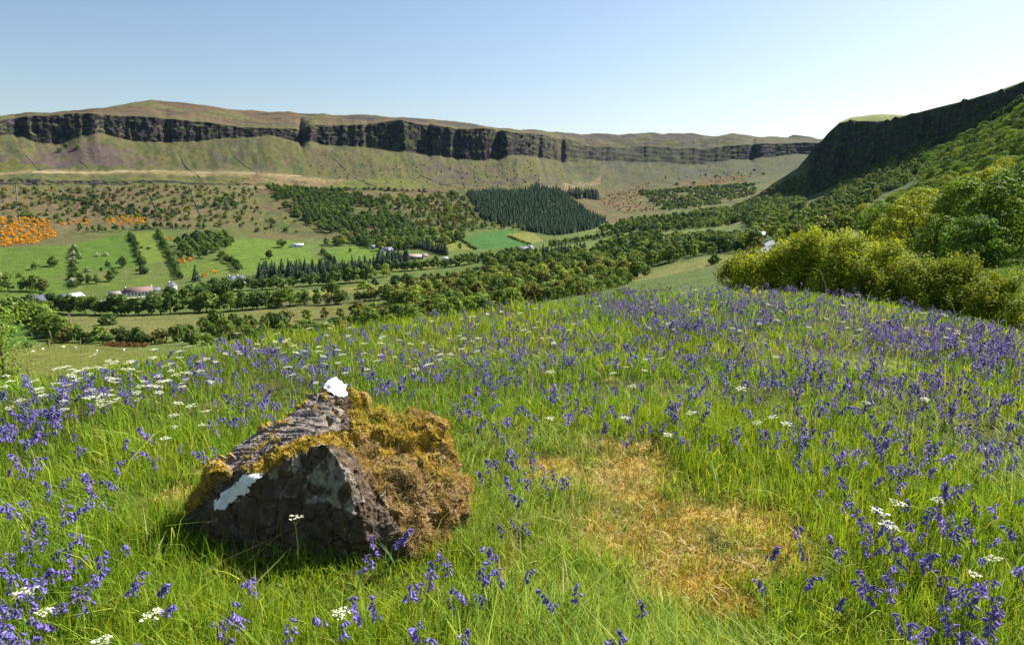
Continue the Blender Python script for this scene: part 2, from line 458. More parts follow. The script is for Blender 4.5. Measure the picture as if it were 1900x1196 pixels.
thr = np.concatenate([np.radians(np.linspace(12, 41, 330)), np.radians(np.arange(42, 131, 3.0))])
hillR = Sheet(HR, [10, 20, 30, 50, 60, 60, 60, 40, 10, 6], thr)

# the flowery knoll the camera stands on
edge = [(-600, 800, 6), (-200, 765, 6.3), (0, 728, 7), (200, 684, 8), (400, 650, 9), (600, 622, 10), (850, 588, 12), (1000, 569, 13), (1100, 557, 14), (1300, 543, 16), (1500, 546, 16.5), (1600, 560, 15.5), (1700, 578, 14.5), (1900, 624, 12.5), (2100, 690, 10.5), (2600, 760, 9)]
et = np.array([th_tan(a, b)[0] for a, b, c in edge]); er = np.array([c for a, b, c in edge]); ez = np.array([CAM_Z + c * th_tan(a, b)[1] for a, b, c in edge])
def knoll_z(th, r):
    th = np.asarray(th); r = np.asarray(r)
    re = np.interp(th, et, er); ze = np.interp(th, et, ez)
    back = np.abs(th) > 1.4
    t = r / re
    inn = ze * np.clip(t, 0, 1) ** 1.6
    sl = np.interp(th, [-.8, 0, .3, .5, .8], [.46, .44, .36, .30, .30])
    d = np.maximum(r - re, 0)
    s0 = np.interp(th, [-.7, 0, .3, .7], [.27, .20, .17, .22])
    out = s0 * d + (sl - s0) * d * d / (d + 6.0)
    return inn - out
th_k = np.concatenate([np.radians(np.arange(-180, -46, 4.0)), np.radians(np.linspace(-46, 46, 330)), np.radians(np.arange(50, 181, 4.0))])
class Knoll(Sheet):
    def __init__(s):
        s.TH = th_k
        rr = np.concatenate([[0.05], np.geomspace(.5, 24, 210), np.geomspace(25, 170, 26)])
        s.R = np.broadcast_to(rr[:, None], (len(rr), len(th_k))).copy()
        s.Z = knoll_z(np.broadcast_to(th_k[None], s.R.shape), s.R)
        x, y = s.xy()
        s.Z += (fbm(x * .9, y * .9, 3, 5) - .5) * .10 * np.clip(s.R / 2, 0, 1)
knoll = Knoll()

SHEETS = (knoll, hillR, valley)
def ground_z(x, y): return max(s.z_at(x, y) for s in SHEETS)
def P(px, py, lift=0.0, sheets=(hillR, valley)):
    """photo pixel -> point on the land beyond the knoll"""
    best = None
    th, tn = th_tan(px, py)
    for s in sheets:
        if th < s.TH[0]: continue
        r = s.hit(px, py, lift)
        if r is not None and (best is None or r < best): best = r
    if best is None: return None
    x, y = best * math.sin(th), best * math.cos(th)
    return np.array([x, y, CAM_Z + best * tn - lift])
def PK(px, py, lift=0.0): return P(px, py, lift, (knoll,))
def poly_w(poly):
    o = []
    for a, b in poly:
        p = P(a, b)
        if p is not None: o.append(p[:2])
    return np.array(o)
def inside(poly, x, y):
    x = np.asarray(x); y = np.asarray(y); c = np.zeros(x.shape, bool); n = len(poly)
    for i in range(n):
        x0, y0 = poly[i]; x1, y1 = poly[(i + 1) % n]
        k = ((y0 > y) != (y1 > y)) & (x < (x1 - x0) * (y - y0) / (y1 - y0 + 1e-12) + x0)
        c ^= k
    return c
def scatter(poly, spacing, jit=.45, thin=.33):
    w = poly_w(poly)
    lo = w.min(0); hi = w.max(0)
    gx, gy = np.meshgrid(np.arange(lo[0], hi[0], spacing), np.arange(lo[1], hi[1], spacing))
    gx = gx + rng.uniform(-jit, jit, gx.shape) * spacing; gy = gy + rng.uniform(-jit, jit, gy.shape) * spacing
    m = inside(w, gx, gy) & (fbm(gx / 45, gy / 45, 3, 901) > thin + rng.uniform(-.08, .08, gx.shape))
    return np.stack([gx[m], gy[m]], -1)
def scatter_px(poly, n):
    """points on a steep face: picked over the face as it is seen"""
    pa = np.array(poly, float); o = []
    q = rng.uniform(pa.min(0), pa.max(0), (n * 6, 2)); q = q[inside(pa, q[:, 0], q[:, 1])][:n]
    for a, b in q:
        p = P(a, b)
        if p is not None: o.append(p[:2])
    return np.array(o)
def along(poly, spacing, jit=.3):
    w = poly_w(poly); o = []
    for a, b in zip(w[:-1], w[1:]):
        n = max(1, int(np.linalg.norm(b - a) / spacing))
        for k in range(n):
            o.append(a + (b - a) * ((k + rng.uniform(-jit, jit)) / n) + rng.uniform(-jit, jit, 2) * spacing * .5)
    return np.array(o)

# ------------------------------------------------------------------ the opposite side of the glen: relief and colour
def shape_valley():
    s = valley
    U = s.U; TH = np.broadcast_to(s.TH[None], U.shape)
    pxc = 950 + F * np.tan(np.clip(s.TH, -1.2, 1.2))          # column in photo pixels (level ray)
    PX = np.broadcast_to(pxc[None], U.shape)
    arc = TH * 1600.0
    # buttresses and gullies of the scarp
    wp = pxc + (fbm(pxc / 130, pxc * 0 + 1.7, 3, 13) - .5) * 120
    b = (fbm(wp / 75, pxc * 0 + 3.1, 5, 11, .66) - .5) * 34 + (fbm(wp / 9, pxc * 0 + 7.7, 3, 12) - .5) * 14
    for c, w, a in ((571, 4, 50), (588, 9, -24), (924, 5, 34), (942, 9, -20), (1383, 4, 45), (1402, 12, -28), (330, 9, 14), (205, 12, -18), (60, 10, 16), (1000, 4, 18), (1040, 4, 18), (760, 16, -18), (850, 6, 16), (690, 5, 12), (800, 4, 14)):
        b = b + a * np.exp(-((pxc - c) / w) ** 2)
    w = sstep(7.65, 8, U) * (1 - sstep(9.1, 9.9, U))
    s.R = s.R + b[None] * w
    # columns and ledges of the rock
    cl = np.interp(PX, [-300, 980, 1060, 1330, 1370, 1500], [1, 1, .45, .45, 1, 1])
    rock = sstep(7.97, 8.05, U) * (1 - sstep(8.93, 9.03, U))
    j = (fbm(PX / 2.6, U * 4, 3, 21) - .5) * 13 + (fbm(PX / 9, U * 9, 3, 22) - .5) * 13
    s.R = s.R + rock * j * cl
    # grass chutes below the scarp, soft hummocks elsewhere
    ch = (fbm(PX / 9 + (U - 7) * 2.2, U * 1.2, 3, 31) - .5)
    s.Z = s.Z + ch * 3 * sstep(7.05, 7.5, U) * (1 - sstep(7.97, 8.02, U))
    x, y = s.xy()
    s.Z = s.Z + (fbm(x / 60, y / 60, 4, 41) - .5) * (5 * sstep(4, 5, U) + 3 * sstep(2, 4, U) + 7 * sstep(9, 9.5, U) * (1 - sstep(9.7, 10.3, U)))
    s.Z = s.Z + (fbm(x / 14, y / 14, 4, 43, .6) - .5) * 5.0 * sstep(3.9, 4.3, U) * (1 - sstep(7.95, 8.0, U))
    crag = sstep(4.95, 5.05, U) * (1 - sstep(5.95, 6.05, U))
    s.R = s.R + crag * (fbm(PX / 5, U * 4, 3, 51) - .5) * 10
    # terraces on the slope at the head of the glen
    hd = sstep(1020, 1100, PX) * (1 - sstep(1335, 1370, PX))
    zz = s.Z
    lay = np.sin((zz + (fbm(x / 130, y / 130, 3, 61) - .5) * 30) / 15 * 2 * np.pi)
    s.Z = s.Z + hd * sstep(7.2, 7.8, U) * (1 - sstep(9.3, 9.8, U)) * lay * 3.2
    s.R = np.maximum.accumulate(s.R + np.arange(len(s.u))[:, None] * 1e-3, axis=0)

    # ---- albedo
    x, y = s.xy()
    n1 = fbm(x / 90, y / 90, 5, 71); n2 = fbm(x / 25, y / 25, 4, 72); n3 = fbm(x / 300, y / 300, 3, 73)
    def lerp(c, d, f): return c * (1 - f[..., None]) + np.asarray(d) * f[..., None]
    c = np.zeros(U.shape + (3,)) + np.array((.12, .165, .038))                      # pasture
    c = lerp(c, (.15, .20, .05), sstep(.45, .65, n1) * .7)
    rough = sstep(3.85, 4.1, U + (n1 - .5) * .35)
    c = lerp(c, (.135, .138, .048), rough)                                          # rough hill grass
    c = lerp(c, (.08, .105, .035), rough * sstep(.46, .6, n2) * .8)
    c = lerp(c, (.165, .12, .065), rough * sstep(.48, .66, n1) * .8)                 # dead bracken
    up = sstep(6.9, 7.15, U)
    c = lerp(c, (.145, .150, .05), up * .75)
    stre = fbm(PX / 11 + (U - 7) * 2.5 + n1 * 3, U * 3.5, 4, 74)
    c = lerp(c, (.085, .105, .038), up * sstep(.5, .64, stre) * .85)
    c = lerp(c, (.15, .125, .07), up * sstep(.52, .66, fbm(PX / 16 + U * 3, U * 4, 4, 84)) * .7)
    c = lerp(c, (.105, .088, .078), up * sstep(.52, .64, n2) * sstep(.44, .6, n3) * .8)    # scree
    straw = sstep(6.75, 6.95, U) * (1 - sstep(7.03, 7.18, U + (n1 - .5) * .2)) * (1 - sstep(600, 820, PX)) * sstep(.35, .5, n1 + .1)
    c = lerp(c, (.34, .27, .13), straw)
    moor = sstep(9.02, 9.15, U)
    c = lerp(c, (.18, .13, .07), moor)
    c = lerp(c, (.16, .16, .06), moor * sstep(.5, .62, n1) * .9)
    c = lerp(c, (.10, .085, .055), moor * sstep(.5, .66, fbm(x / 80, y / 14, 4, 76)) * .8)
    hdg = sstep(1050, 1150, PX) * sstep(5, 7, U)
    c = lerp(c, (.12, .14, .06), hdg * .6)
    # rock
    rk = rock * np.clip(cl * 1.15 - .15 + (stre - .5) * (1 - cl) * 5, 0, 1)
    v = fbm(PX / 2.2, U * 6, 4, 77, .7)
    rc = np.array((.048, .040, .045)) * (.25 + 3.4 * v[..., None] ** 2.2)
    rc = lerp(rc, (.12, .15, .055), sstep(.54, .62, fbm(PX / 14, U * 11, 4, 78)) * .7)    # grassy ledges
    c = c * (1 - rk[..., None]) + rc * rk[..., None]
    band = hd * sstep(7.3, 7.9, U) * (1 - sstep(9.2, 9.6, U)) * sstep(.35, .8, lay) * sstep(.42, .58, fbm(PX / 30, U * 3, 3, 79))
    c = lerp(c, (.085, .078, .085), band * .85)
    bandtop = sstep(9.45, 9.6, U) * (1 - sstep(9.85, 9.97, U)) * sstep(.47, .55, fbm(PX / 45, U * 0 + 2, 3, 80)) * sstep(560, 620, PX) * (1 - sstep(1300, 1330, PX))
    c = lerp(c, (.09, .08, .085), bandtop * .8)
    for g, wd in ((924, 3), (1140, 4), (1040, 2.5), (1000, 2), (1383, 4), (1330, 4), (1300, 3)):
        gx = PX - g - (8 - U) * 22
        c = lerp(c, (.085, .09, .06), np.exp(-(gx / wd) ** 2) * sstep(7.15, 7.4, U) * (1 - sstep(8.1, 8.3, U)) * .85)
    ck = crag * sstep(.42, .55, fbm(PX / 9, U * 2, 3, 81)) * (1 - sstep(380, 480, PX))
    c = lerp(c, (.10, .088, .085), ck)
    # enclosed fields and other patches with an outline of their own
    def patch(poly, colr, soft=.9, nz=0.0):
        wv = poly_w(poly)
        m = inside(wv, x + (n2 - .5) * nz, y + (n1 - .5) * nz).astype(float)
        c[:] = lerp(c, colr, m * soft)
    for poly, colr in FIELDS: patch(poly, colr, 1.0, 4)
    for poly, colr, sft in PATCHES:
        wv = poly_w(poly)
        m = inside(wv, x + (n2 - .5) * 60, y + (n1 - .5) * 60) * sstep(.36, .52, n2)
        c[:] = lerp(c, colr, m * sft)
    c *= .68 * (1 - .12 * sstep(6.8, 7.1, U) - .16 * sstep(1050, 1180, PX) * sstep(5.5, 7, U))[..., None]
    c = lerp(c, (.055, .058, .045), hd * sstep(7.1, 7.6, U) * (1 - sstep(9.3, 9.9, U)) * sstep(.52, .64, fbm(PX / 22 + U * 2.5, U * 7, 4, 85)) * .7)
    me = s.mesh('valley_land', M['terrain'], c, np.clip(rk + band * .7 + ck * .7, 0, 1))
    o = link('valley_land', me)
    tag(o, kind='structure')
    return o

FIELDS = [
 ([(-60, 642), (60, 640), (130, 634), (215, 640), (300, 655), (420, 660), (100, 720), (-100, 740)], (0.169, 0.191, 0.038)),
 ([(-40, 598), (55, 600), (88, 617), (75, 632), (0, 648), (-60, 650)], (0.083, 0.177, 0.025)),
 ([(75, 590), (180, 586), (350, 584), (500, 574), (640, 563), (660, 580), (540, 600), (400, 614), (250, 624), (130, 612)], (0.176, 0.186, 0.055)),
 ([(290, 572), (345, 560), (450, 549), (560, 540), (680, 528), (840, 520), (845, 530), (700, 540), (560, 552), (420, 566)], (0.224, 0.237, 0.051)),
 ([(0, 460), (130, 455), (136, 520), (100, 560), (0, 562)], (0.114, 0.186, 0.027)),
 ([(145, 450), (238, 432), (256, 488), (200, 500), (145, 508)], (0.101, 0.181, 0.025)),
 ([(248, 432), (292, 430), (316, 484), (262, 490)], (0.156, 0.214, 0.034)),
 ([(145, 515), (255, 500), (320, 495), (330, 520), (230, 535), (150, 545)], (0.126, 0.177, 0.030)),
 ([(340, 490), (420, 480), (428, 505), (350, 515)], (0.132, 0.195, 0.030)),
 ([(415, 452), (470, 442), (555, 446), (602, 492), (520, 508), (450, 506), (425, 480)], (0.138, 0.219, 0.030)),
 ([(600, 468), (655, 456), (705, 458), (728, 478), (660, 490), (615, 486)], (0.132, 0.219, 0.030)),
 ([(790, 447), (830, 441), (880, 462), (800, 466)], (0.217, 0.242, 0.047)),
 ([(852, 442), (905, 430), (950, 428), (990, 460), (890, 463)], (0.071, 0.181, 0.034)),
 ([(938, 434), (985, 431), (1010, 446), (984, 452)], (0.220, 0.233, 0.051)),
 ([(700, 500), (800, 488), (845, 482), (850, 490), (760, 500)], (0.207, 0.219, 0.047)),
 ([(740, 518), (900, 500), (1000, 486), (1005, 494), (880, 512), (745, 528)], (0.205, 0.233, 0.043)),
 ([(1000, 482), (1060, 470), (1140, 456), (1160, 462), (1080, 484), (1010, 492)], (0.229, 0.242, 0.060)),
 ([(1205, 422), (1260, 412), (1295, 410), (1285, 420), (1230, 430)], (0.211, 0.223, 0.051)),
 ([(1170, 512), (1240, 495), (1300, 480), (1400, 462), (1415, 468), (1360, 484), (1260, 506), (1180, 522)], (0.211, 0.223, 0.060)),
 ([(595, 346), (650, 335), (700, 328), (760, 332), (830, 346), (740, 349), (640, 349)], (0.156, 0.172, 0.043)),
 ([(0, 300), (55, 296), (75, 316), (0, 318)], (0.150, 0.158, 0.043)),
]
PATCHES = [
 ([(45, 305), (120, 270), (180, 262), (260, 285), (310, 306), (180, 306)], (.145, .105, .10), .85),
 ([(0, 345), (480, 345), (480, 420), (0, 440)], (.19, .15, .075), .6),
 ([(1020, 352), (1060, 338), (1120, 326), (1118, 338), (1050, 352)], (.33, .24, .15), .9),
 ([(1090, 385), (1130, 350), (1230, 330), (1180, 372), (1240, 395), (1150, 395)], (.15, .10, .055), .6),
 ([(1240, 345), (1300, 330), (1400, 322), (1400, 336), (1300, 348)], (.17, .105, .05), .7),
 ([(450, 350), (640, 340), (560, 330), (470, 325)], (.26, .19, .10), .8),
 ([(150, 505), (330, 500), (330, 520), (150, 530)], (.15, .17, .06), .4),
 ([(420, 560), (760, 535), (840, 540), (700, 560), (500, 575)], (.14, .13, .055), .6),
]
shape_valley()

def shape_hill():
    s = hillR
    U = s.U; x, y = s.xy()
    pxc = 950 + F * np.tan(np.clip(s.TH, -1.2, 1.2)); PX = np.broadcast_to(pxc[None], U.shape)
    rock = sstep(5.96, 6.05, U) * (1 - sstep(6.95, 7.02, U)) * sstep(1478, 1500, PX + (U - 6) * 10)
    s.R = s.R + rock * ((fbm(PX / 26, U * 2.5, 4, 91) - .5) * 46 + (fbm(PX / 5, U * 7, 3, 92) - .5) * 12)
    s.Z = s.Z + (fbm(x / 30, y / 30, 4, 93) - .5) * (1.5 * sstep(1, 2.5, U) + 3.5 * sstep(3, 4.5, U)) * (1 - sstep(6.9, 7.1, U))
    s.Z = s.Z + rock * (fbm(x / 22, y / 22, 4, 98) - .5) * 16
    s.Z = s.Z + (fbm(x / 5, y / 5, 3, 94) - .5) * 1.0 * sstep(.8, 1.3, U) * (1 - sstep(3, 4, U))
    s.R = np.maximum.accumulate(s.R + np.arange(len(s.u))[:, None] * 1e-3, axis=0)
    x, y = s.xy()
    n1 = fbm(x / 40, y / 40, 5, 95); n2 = fbm(x / 9, y / 9, 4, 96)
    def lerp(c, d, f): return c * (1 - f[..., None]) + np.asarray(d) * f[..., None]
    c = np.zeros(U.shape + (3,)) + np.array((.075, .11, .03))
    c = lerp(c, (.05, .075, .022), sstep(.42, .6, n1))
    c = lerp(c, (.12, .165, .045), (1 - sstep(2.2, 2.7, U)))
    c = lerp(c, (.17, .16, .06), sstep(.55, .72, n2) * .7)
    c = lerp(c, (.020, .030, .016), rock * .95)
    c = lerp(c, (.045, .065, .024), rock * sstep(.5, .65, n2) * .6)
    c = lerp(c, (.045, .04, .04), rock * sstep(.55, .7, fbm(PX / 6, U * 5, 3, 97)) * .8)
    top = sstep(6.98, 7.08, U)
    c = lerp(c, (.16, .19, .055), top)
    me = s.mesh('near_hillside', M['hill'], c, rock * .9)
    tag(link('near_hillside', me), kind='structure')
shape_hill()

# far headland beyond the glen
def headland():
    xs = [(1455, 264), (1463, 254), (1472, 250), (1490, 252), (1505, 254), (1530, 262)]
    mb = MB(); rows = []
    for k, (dr, dz) in enumerate(((-300, -1), (-60, -.35), (0, 1), (500, 1), (900, -1))):
        row = []
        for px, py in xs:
            th, tn = th_tan(px, py); r = 4300
            top = r * tn; base = r * th_tan(px, 275)[1]
            zz = base + (top - base) * (1 if dz == 1 else .35 if dz == -.35 else -.6)
            row.append(((r + dr) * math.sin(th), (r + dr) * math.cos(th), zz + CAM_Z))
        rows += row
    n = len(xs)
    q = [(i * n + j, i * n + j + 1, (i + 1) * n + j + 1, (i + 1) * n + j) for i in range(4) for j in range(n - 1)]
    mb.add(rows, q, None, (.045, .055, .045))
    tag(link('far_hill', mb.mesh('far_hill', [M['terrain']])), kind='structure')
headland()

def shape_knoll():
    s = knoll; x, y = s.xy()
    n1 = fbm(x * .7, y * .7, 4, 101); n2 = fbm(x * 5, y * 5, 4, 102)
    def lerp(c, d, f): return c * (1 - f[..., None]) + np.asarray(d) * f[..., None]
    c = np.zeros(s.R.shape + (3,)) + np.array((.035, .045, .014))
    c = lerp(c, (.07, .065, .022), sstep(.45, .65, n1) * .7)
    mossw = moss_weight(x, y)
    c = lerp(c, (.30, .21, .05), mossw * sstep(.3, .5, n2))
    c = lerp(c, (.30, .22, .10), mossw * sstep(.55, .7, n2) * .7)
    c = lerp(c, (.13, .17, .045), sstep(20, 30, s.R))
    tag(link('meadow', s.mesh('meadow', M['meadow'], c)), kind='structure')

MOSS_POLY = None
def moss_weight(x, y):
    """where yellow moss takes the place of grass (0..1)"""
    cs = [(1230, 985, .55, .45), (1120, 900, .45, .35), (1330, 960, .35, .3), (1290, 1060, .35, .25), (1150, 840, .35, .35), (1050, 880, .3, .25), (335, 920, .16, .14), (360, 880, .14, .14), (1100, 1020, .3, .2), (1390, 1030, .3, .22), (1260, 1110, .3, .16), (1340, 1130, .25, .15)]
    w = np.zeros(np.shape(x))
    for px, py, a, b in cs:
        p = PK(px, py)
        w = np.maximum(w, np.exp(-(((x - p[0]) / a) ** 2 + ((y - p[1]) / b) ** 2) * .8))
    n = fbm(np.asarray(x) * 4.5, np.asarray(y) * 4.5, 5, 103, .65)
    return sstep(.34, .78, w * 1.05 + (n - .5) * 1.9)
shape_knoll()
print('land', time.time() - T0)

# ------------------------------------------------------------------ instancing of masses nobody could count
HID = bpy.data.collections.new('library')          # never linked: holds the pieces that masses are made of
def mass(name, protos, pos, rot, scl, idx, label=None, parent=None):
    """one 'stuff' object: pieces placed at points"""
    pos = np.asarray(pos, np.float32); n = len(pos)
    if n == 0: return None
    cname = 'pieces_' + name
    c = bpy.data.collections.new(cname); HID.children.link(c)
    for i, me in enumerate(protos):
        o = bpy.data.objects.new('%s_%02d' % (cname, i), me); c.objects.link(o)
    me = bpy.data.meshes.new(name); me.vertices.add(n); me.vertices.foreach_set('co', pos.ravel())
    a = me.attributes.new('rot', 'FLOAT_VECTOR', 'POINT'); a.data.foreach_set('vector', np.asarray(rot, np.float32).ravel())
    a = me.attributes.new('scl', 'FLOAT_VECTOR', 'POINT'); a.data.foreach_set('vector', np.asarray(scl, np.float32).ravel())
    a = me.attributes.new('idx', 'INT', 'POINT'); a.data.foreach_set('value', np.asarray(idx, np.int32).ravel())
    ng = bpy.data.node_groups.new('place_' + name, 'GeometryNodeTree')
    ng.interface.new_socket('Geometry', in_out='INPUT', socket_type='NodeSocketGeometry')
    ng.interface.new_socket('Geometry', in_out='OUTPUT', socket_type='NodeSocketGeometry')
    gi = ng.nodes.new('NodeGroupInput'); go = ng.nodes.new('NodeGroupOutput')
    ci = ng.nodes.new('GeometryNodeCollectionInfo')
    ci.inputs['Collection'].default_value = c
    ci.inputs['Separate Children'].default_value = True; ci.inputs['Reset Children'].default_value = True
    ip = ng.nodes.new('GeometryNodeInstanceOnPoints'); ip.inputs['Pick Instance'].default_value = True
    def attr(nm, t):
        k = ng.nodes.new('GeometryNodeInputNamedAttribute'); k.data_type = t; k.inputs['Name'].default_value = nm
        return k.outputs['Attribute']
    L = ng.links
    L.new(gi.outputs[0], ip.inputs['Points']); L.new(ci.outputs[0], ip.inputs['Instance'])
    L.new(attr('idx', 'INT'), ip.inputs['Instance Index'])
    L.new(attr('rot', 'FLOAT_VECTOR'), ip.inputs['Rotation']); L.new(attr('scl', 'FLOAT_VECTOR'), ip.inputs['Scale'])
    L.new(ip.outputs[0], go.inputs[0])
    o = link(name, me, parent)
    md = o.modifiers.new('place', 'NODES'); md.node_group = ng
    tag(o, label=label, kind='stuff')
    return o

# ------------------------------------------------------------------ trees and bushes
def leaf_quads(c, nrm, size, r):
    """c,nrm (n,3): one folded leaf-spray quad each"""
    n = len(c)
    t = r.normal(size=(n, 3)); t -= (t * nrm).sum(1)[:, None] * nrm; t /= np.linalg.norm(t, axis=1)[:, None] + 1e-9
    b = np.cross(nrm, t)
    s = (size * r.uniform(.6, 1.3, n))[:, None]
    v = np.stack([c - t * s, c - b * s * .62 , c + t * s, c + b * s * .62], 1).reshape(-1, 3)
    q = np.arange(n * 4).reshape(n, 4)
    return v, q

def crown_mesh(name, seed, n, size, colr, wh=1.0, base=.15, nl=14, lr=(.12, .21), mat='leaf', colvar=.35, flecks=None, flat=.0, tall=1.0):
    """crown of leaf sprays on lobes; total height 1, width wh"""
    r = np.random.default_rng(seed)
    H = 1 - base
    lob = []
    for k in range(nl):
        a = r.uniform(0, 2 * np.pi); t = r.uniform(0.05, .95)
        prof = (np.sin(np.pi * (t * .80 + .17)) ** .7)
        rad = r.uniform(*lr) * wh
        d = max(0, prof * wh * .5 - rad * .75) * (r.uniform(.35, 1.08) ** .5)
        lob.append((np.array([math.cos(a) * d, math.sin(a) * d, base + H * t * .88 + .04]), rad, rad * r.uniform(.6, .95) / wh * H * 1.1))
    lob.append((np.array([0, 0, base + H * .5]), wh * .34, H * .4))
    lob.append((np.array([0, 0, base + H * .75]), wh * .24, H * .24))
    wts = np.array([l[1] ** 2 for l in lob]); wts[-2:] *= .35; wts /= wts.sum()
    k = r.choice(len(lob), n, p=wts)
    C = np.array([l[0] for l in lob])[k]; R = np.array([(l[1], l[1], l[2]) for l in lob])[k]
    d = r.normal(size=(n, 3)); d /= np.linalg.norm(d, axis=1)[:, None]
    p = C + d * R * r.uniform(.72, 1.08, n)[:, None]
    p[:, 2] = np.clip(p[:, 2], base * .55, 1.02)
    nr = d + r.normal(size=(n, 3)) * .42 + np.array([0, 0, .3]); nr /= np.linalg.norm(nr, axis=1)[:, None]
    v, q = leaf_quads(p, nr, size, r)
    col = np.array(colr)[None] * (1 + r.uniform(-colvar, colvar, n))[:, None]
    lobt = 1 + r.uniform(-.18, .18, len(lob))
    col = col * lobt[k][:, None]
    if flecks is not None:
        m = (r.random(n) < flecks[1]) & (p[:, 2] > base + .1)
        col[m] = np.array(flecks[0]) * (1 + r.uniform(-.2, .2, m.sum()))[:, None]
    col = np.repeat(col, 4, axis=0)
    return mesh_np(name, v, q, [M[mat]], col)

def trunk_mesh(name, seed, wh=1.0, base=.2, rad=.028):
    r = np.random.default_rng(seed); mb = MB()
    lean = r.uniform(-.03, .03, 2)
    mb.tube([(0, 0, -.06), (lean[0] * .3, lean[1] * .3, base * .6), (lean[0], lean[1], base + .25), (lean[0] * 2, lean[1] * 2, .72)], [rad * 1.35, rad, rad * .75, rad * .25], 6)
    for k in range(5):
        a = k * 1.26 + r.uniform(-.4, .4); z0 = base + r.uniform(0, .25)
        e = np.array([math.cos(a), math.sin(a), 0]) * wh * r.uniform(.25, .36)
        mb.tube([(lean[0] * .8, lean[1] * .8, z0), e * .5 + [0, 0, z0 + .14], e + [0, 0, z0 + .30]], [rad * .5, rad * .35, rad * .12], 5)
    return mb.mesh(name, [M['bark']], True)

def conifer_mesh(name, seed, n, colr, wh=.36):
    r = np.random.default_rng(seed)
    t = r.random(n) ** .75; z = .06 + .94 * (1 - t) if False else .05 + .95 * r.random(n) ** 1.25
    rad = (1.02 - z) * wh * .5 * r.uniform(.75, 1.12, n) + .012
    a = r.uniform(0, 2 * np.pi, n)
    p = np.stack([np.cos(a) * rad, np.sin(a) * rad, z], -1)
    nr = np.stack([np.cos(a) * .8, np.sin(a) * .8, np.full(n, .75)], -1) + r.normal(size=(n, 3)) * .3
    nr /= np.linalg.norm(nr, axis=1)[:, None]
    s = .03 + .055 * (1 - z)
    tt = np.stack([np.cos(a) * .75, np.sin(a) * .75, np.full(n, -.62)], -1)
    b = np.cross(nr, tt); b /= np.linalg.norm(b, axis=1)[:, None]
    s = s[:, None]
    v = np.stack([p - tt * s, p - b * s * .6, p + tt * s * 1.1, p + b * s * .6], 1).reshape(-1, 3)
    # a crown tip
    col = np.repeat(np.array(colr)[None] * r.uniform(.65, 1.35, n)[:, None], 4, axis=0)
    q = np.arange(n * 4).reshape(n, 4)
    tip = np.array([(0, 0, 1.04), (.02, 0, .9), (-.01, .017, .9), (-.01, -.017, .9)])
    return mesh_np(name, np.concatenate([v, tip]), [q, np.array([(n * 4, n * 4 + 1, n * 4 + 2), (n * 4, n * 4 + 2, n * 4 + 3), (n * 4, n * 4 + 3, n * 4 + 1)])], [M['conifer']], np.concatenate([col, np.tile(np.array(colr), (4, 1))]))

GREEN = (.082, .140, .028); MIDG = (.125, .19, .03); PALE = (.18, .235, .036); YEL = (.27, .29, .03); DARK = (.052, .098, .026); OLIV = (.14, .145, .04)
PROTO = {}
def proto(kind, crowns, trunks): PROTO[kind] = (crowns, trunks)
FARN = 520
tk = [trunk_mesh('trunk', 300 + i, 1.0, .16) for i in range(3)]
def far(kind, colr, n=4, wh=1.0, base=.12, size=.075, **kw):
    proto(kind, [crown_mesh('crown', 1000 + hash(kind) % 500 * 0 + i + len(PROTO) * 17, FARN, size, colr, wh * (.85 + .1 * i), base, **kw) for i in range(n)], tk)
far('tree', GREEN); far('tree_mid', MIDG); far('tree_pale', PALE); far('tree_dark', DARK); far('tree_olive', OLIV, 3)
far('bush', MIDG, 3, 1.7, .02, .1); far('bush_dark', DARK, 3, 1.6, .02, .1); far('bush_olive', OLIV, 3, 1.7, .02, .1)
far('may', MIDG, 3, 1.5, .05, .085, flecks=((.62, .62, .52), .45))
far('gorse', (.075, .085, .025), 3, 2.0, .0, .1, flecks=((.80, .40, .012), .75))
far('bracken', (.17, .095, .04), 2, 2.2, .0, .1)
proto('conifer', [conifer_mesh('crown', 700 + i, 240, (.030, .078, .030), .34 + .03 * i) for i in range(4)], tk)
proto('conifer_dark', [conifer_mesh('crown', 720 + i, 260, (.024, .052, .024), .42 + .05 * i) for i in range(3)], tk)
# closer trees on the right-hand slope: finer leaves
def near(kind, colr, n=3, cnt=5200, wh=1.15, base=.06, size=.024, **kw):
    proto(kind, [crown_mesh('crown', 2000 + i + len(PROTO) * 13, cnt, size, colr, wh * (.9 + .1 * i), base, nl=46, lr=(.075, .135), **kw) for i in range(n)], tk)
near('slope_tree', (.13, .215, .028)); near('slope_tree_yellow', (.25, .30, .03)); near('slope_tree_pale', (.18, .26, .032)); near('slope_tree_dark', (.085, .16, .026))
PLACED = []       # dicts: kind, x, y, h, cat, name, cluster label
CAT = {'conifer': ('conifer', 'conifer'), 'conifer_dark': ('conifer', 'conifer'), 'bush': ('bush', 'bush'), 'bush_dark': ('bush', 'bush'), 'bush_olive': ('bush', 'bush'), 'may': ('hawthorn_bush', 'hawthorn'), 'gorse': ('gorse_bush', 'gorse'), 'bracken': ('bracken_clump', 'bracken')}
def put(kinds, pts, h, cluster, solo=None):
    for p in pts:
        k = kinds[int(rng.integers(len(kinds)))]
        PLACED.append(dict(kind=k, x=float(p[0]), y=float(p[1]), h=float(rng.uniform(*h)), cluster=cluster, solo=solo))
def one(kind, px, py, h, label):
    p = P(px, py)
    if p is not None: PLACED.append(dict(kind=kind, x=p[0], y=p[1], h=h, cluster=label, solo=True))

BR = ['tree', 'tree', 'tree_mid', 'tree_dark']; HB = ['bush', 'bush_dark', 'bush', 'may']
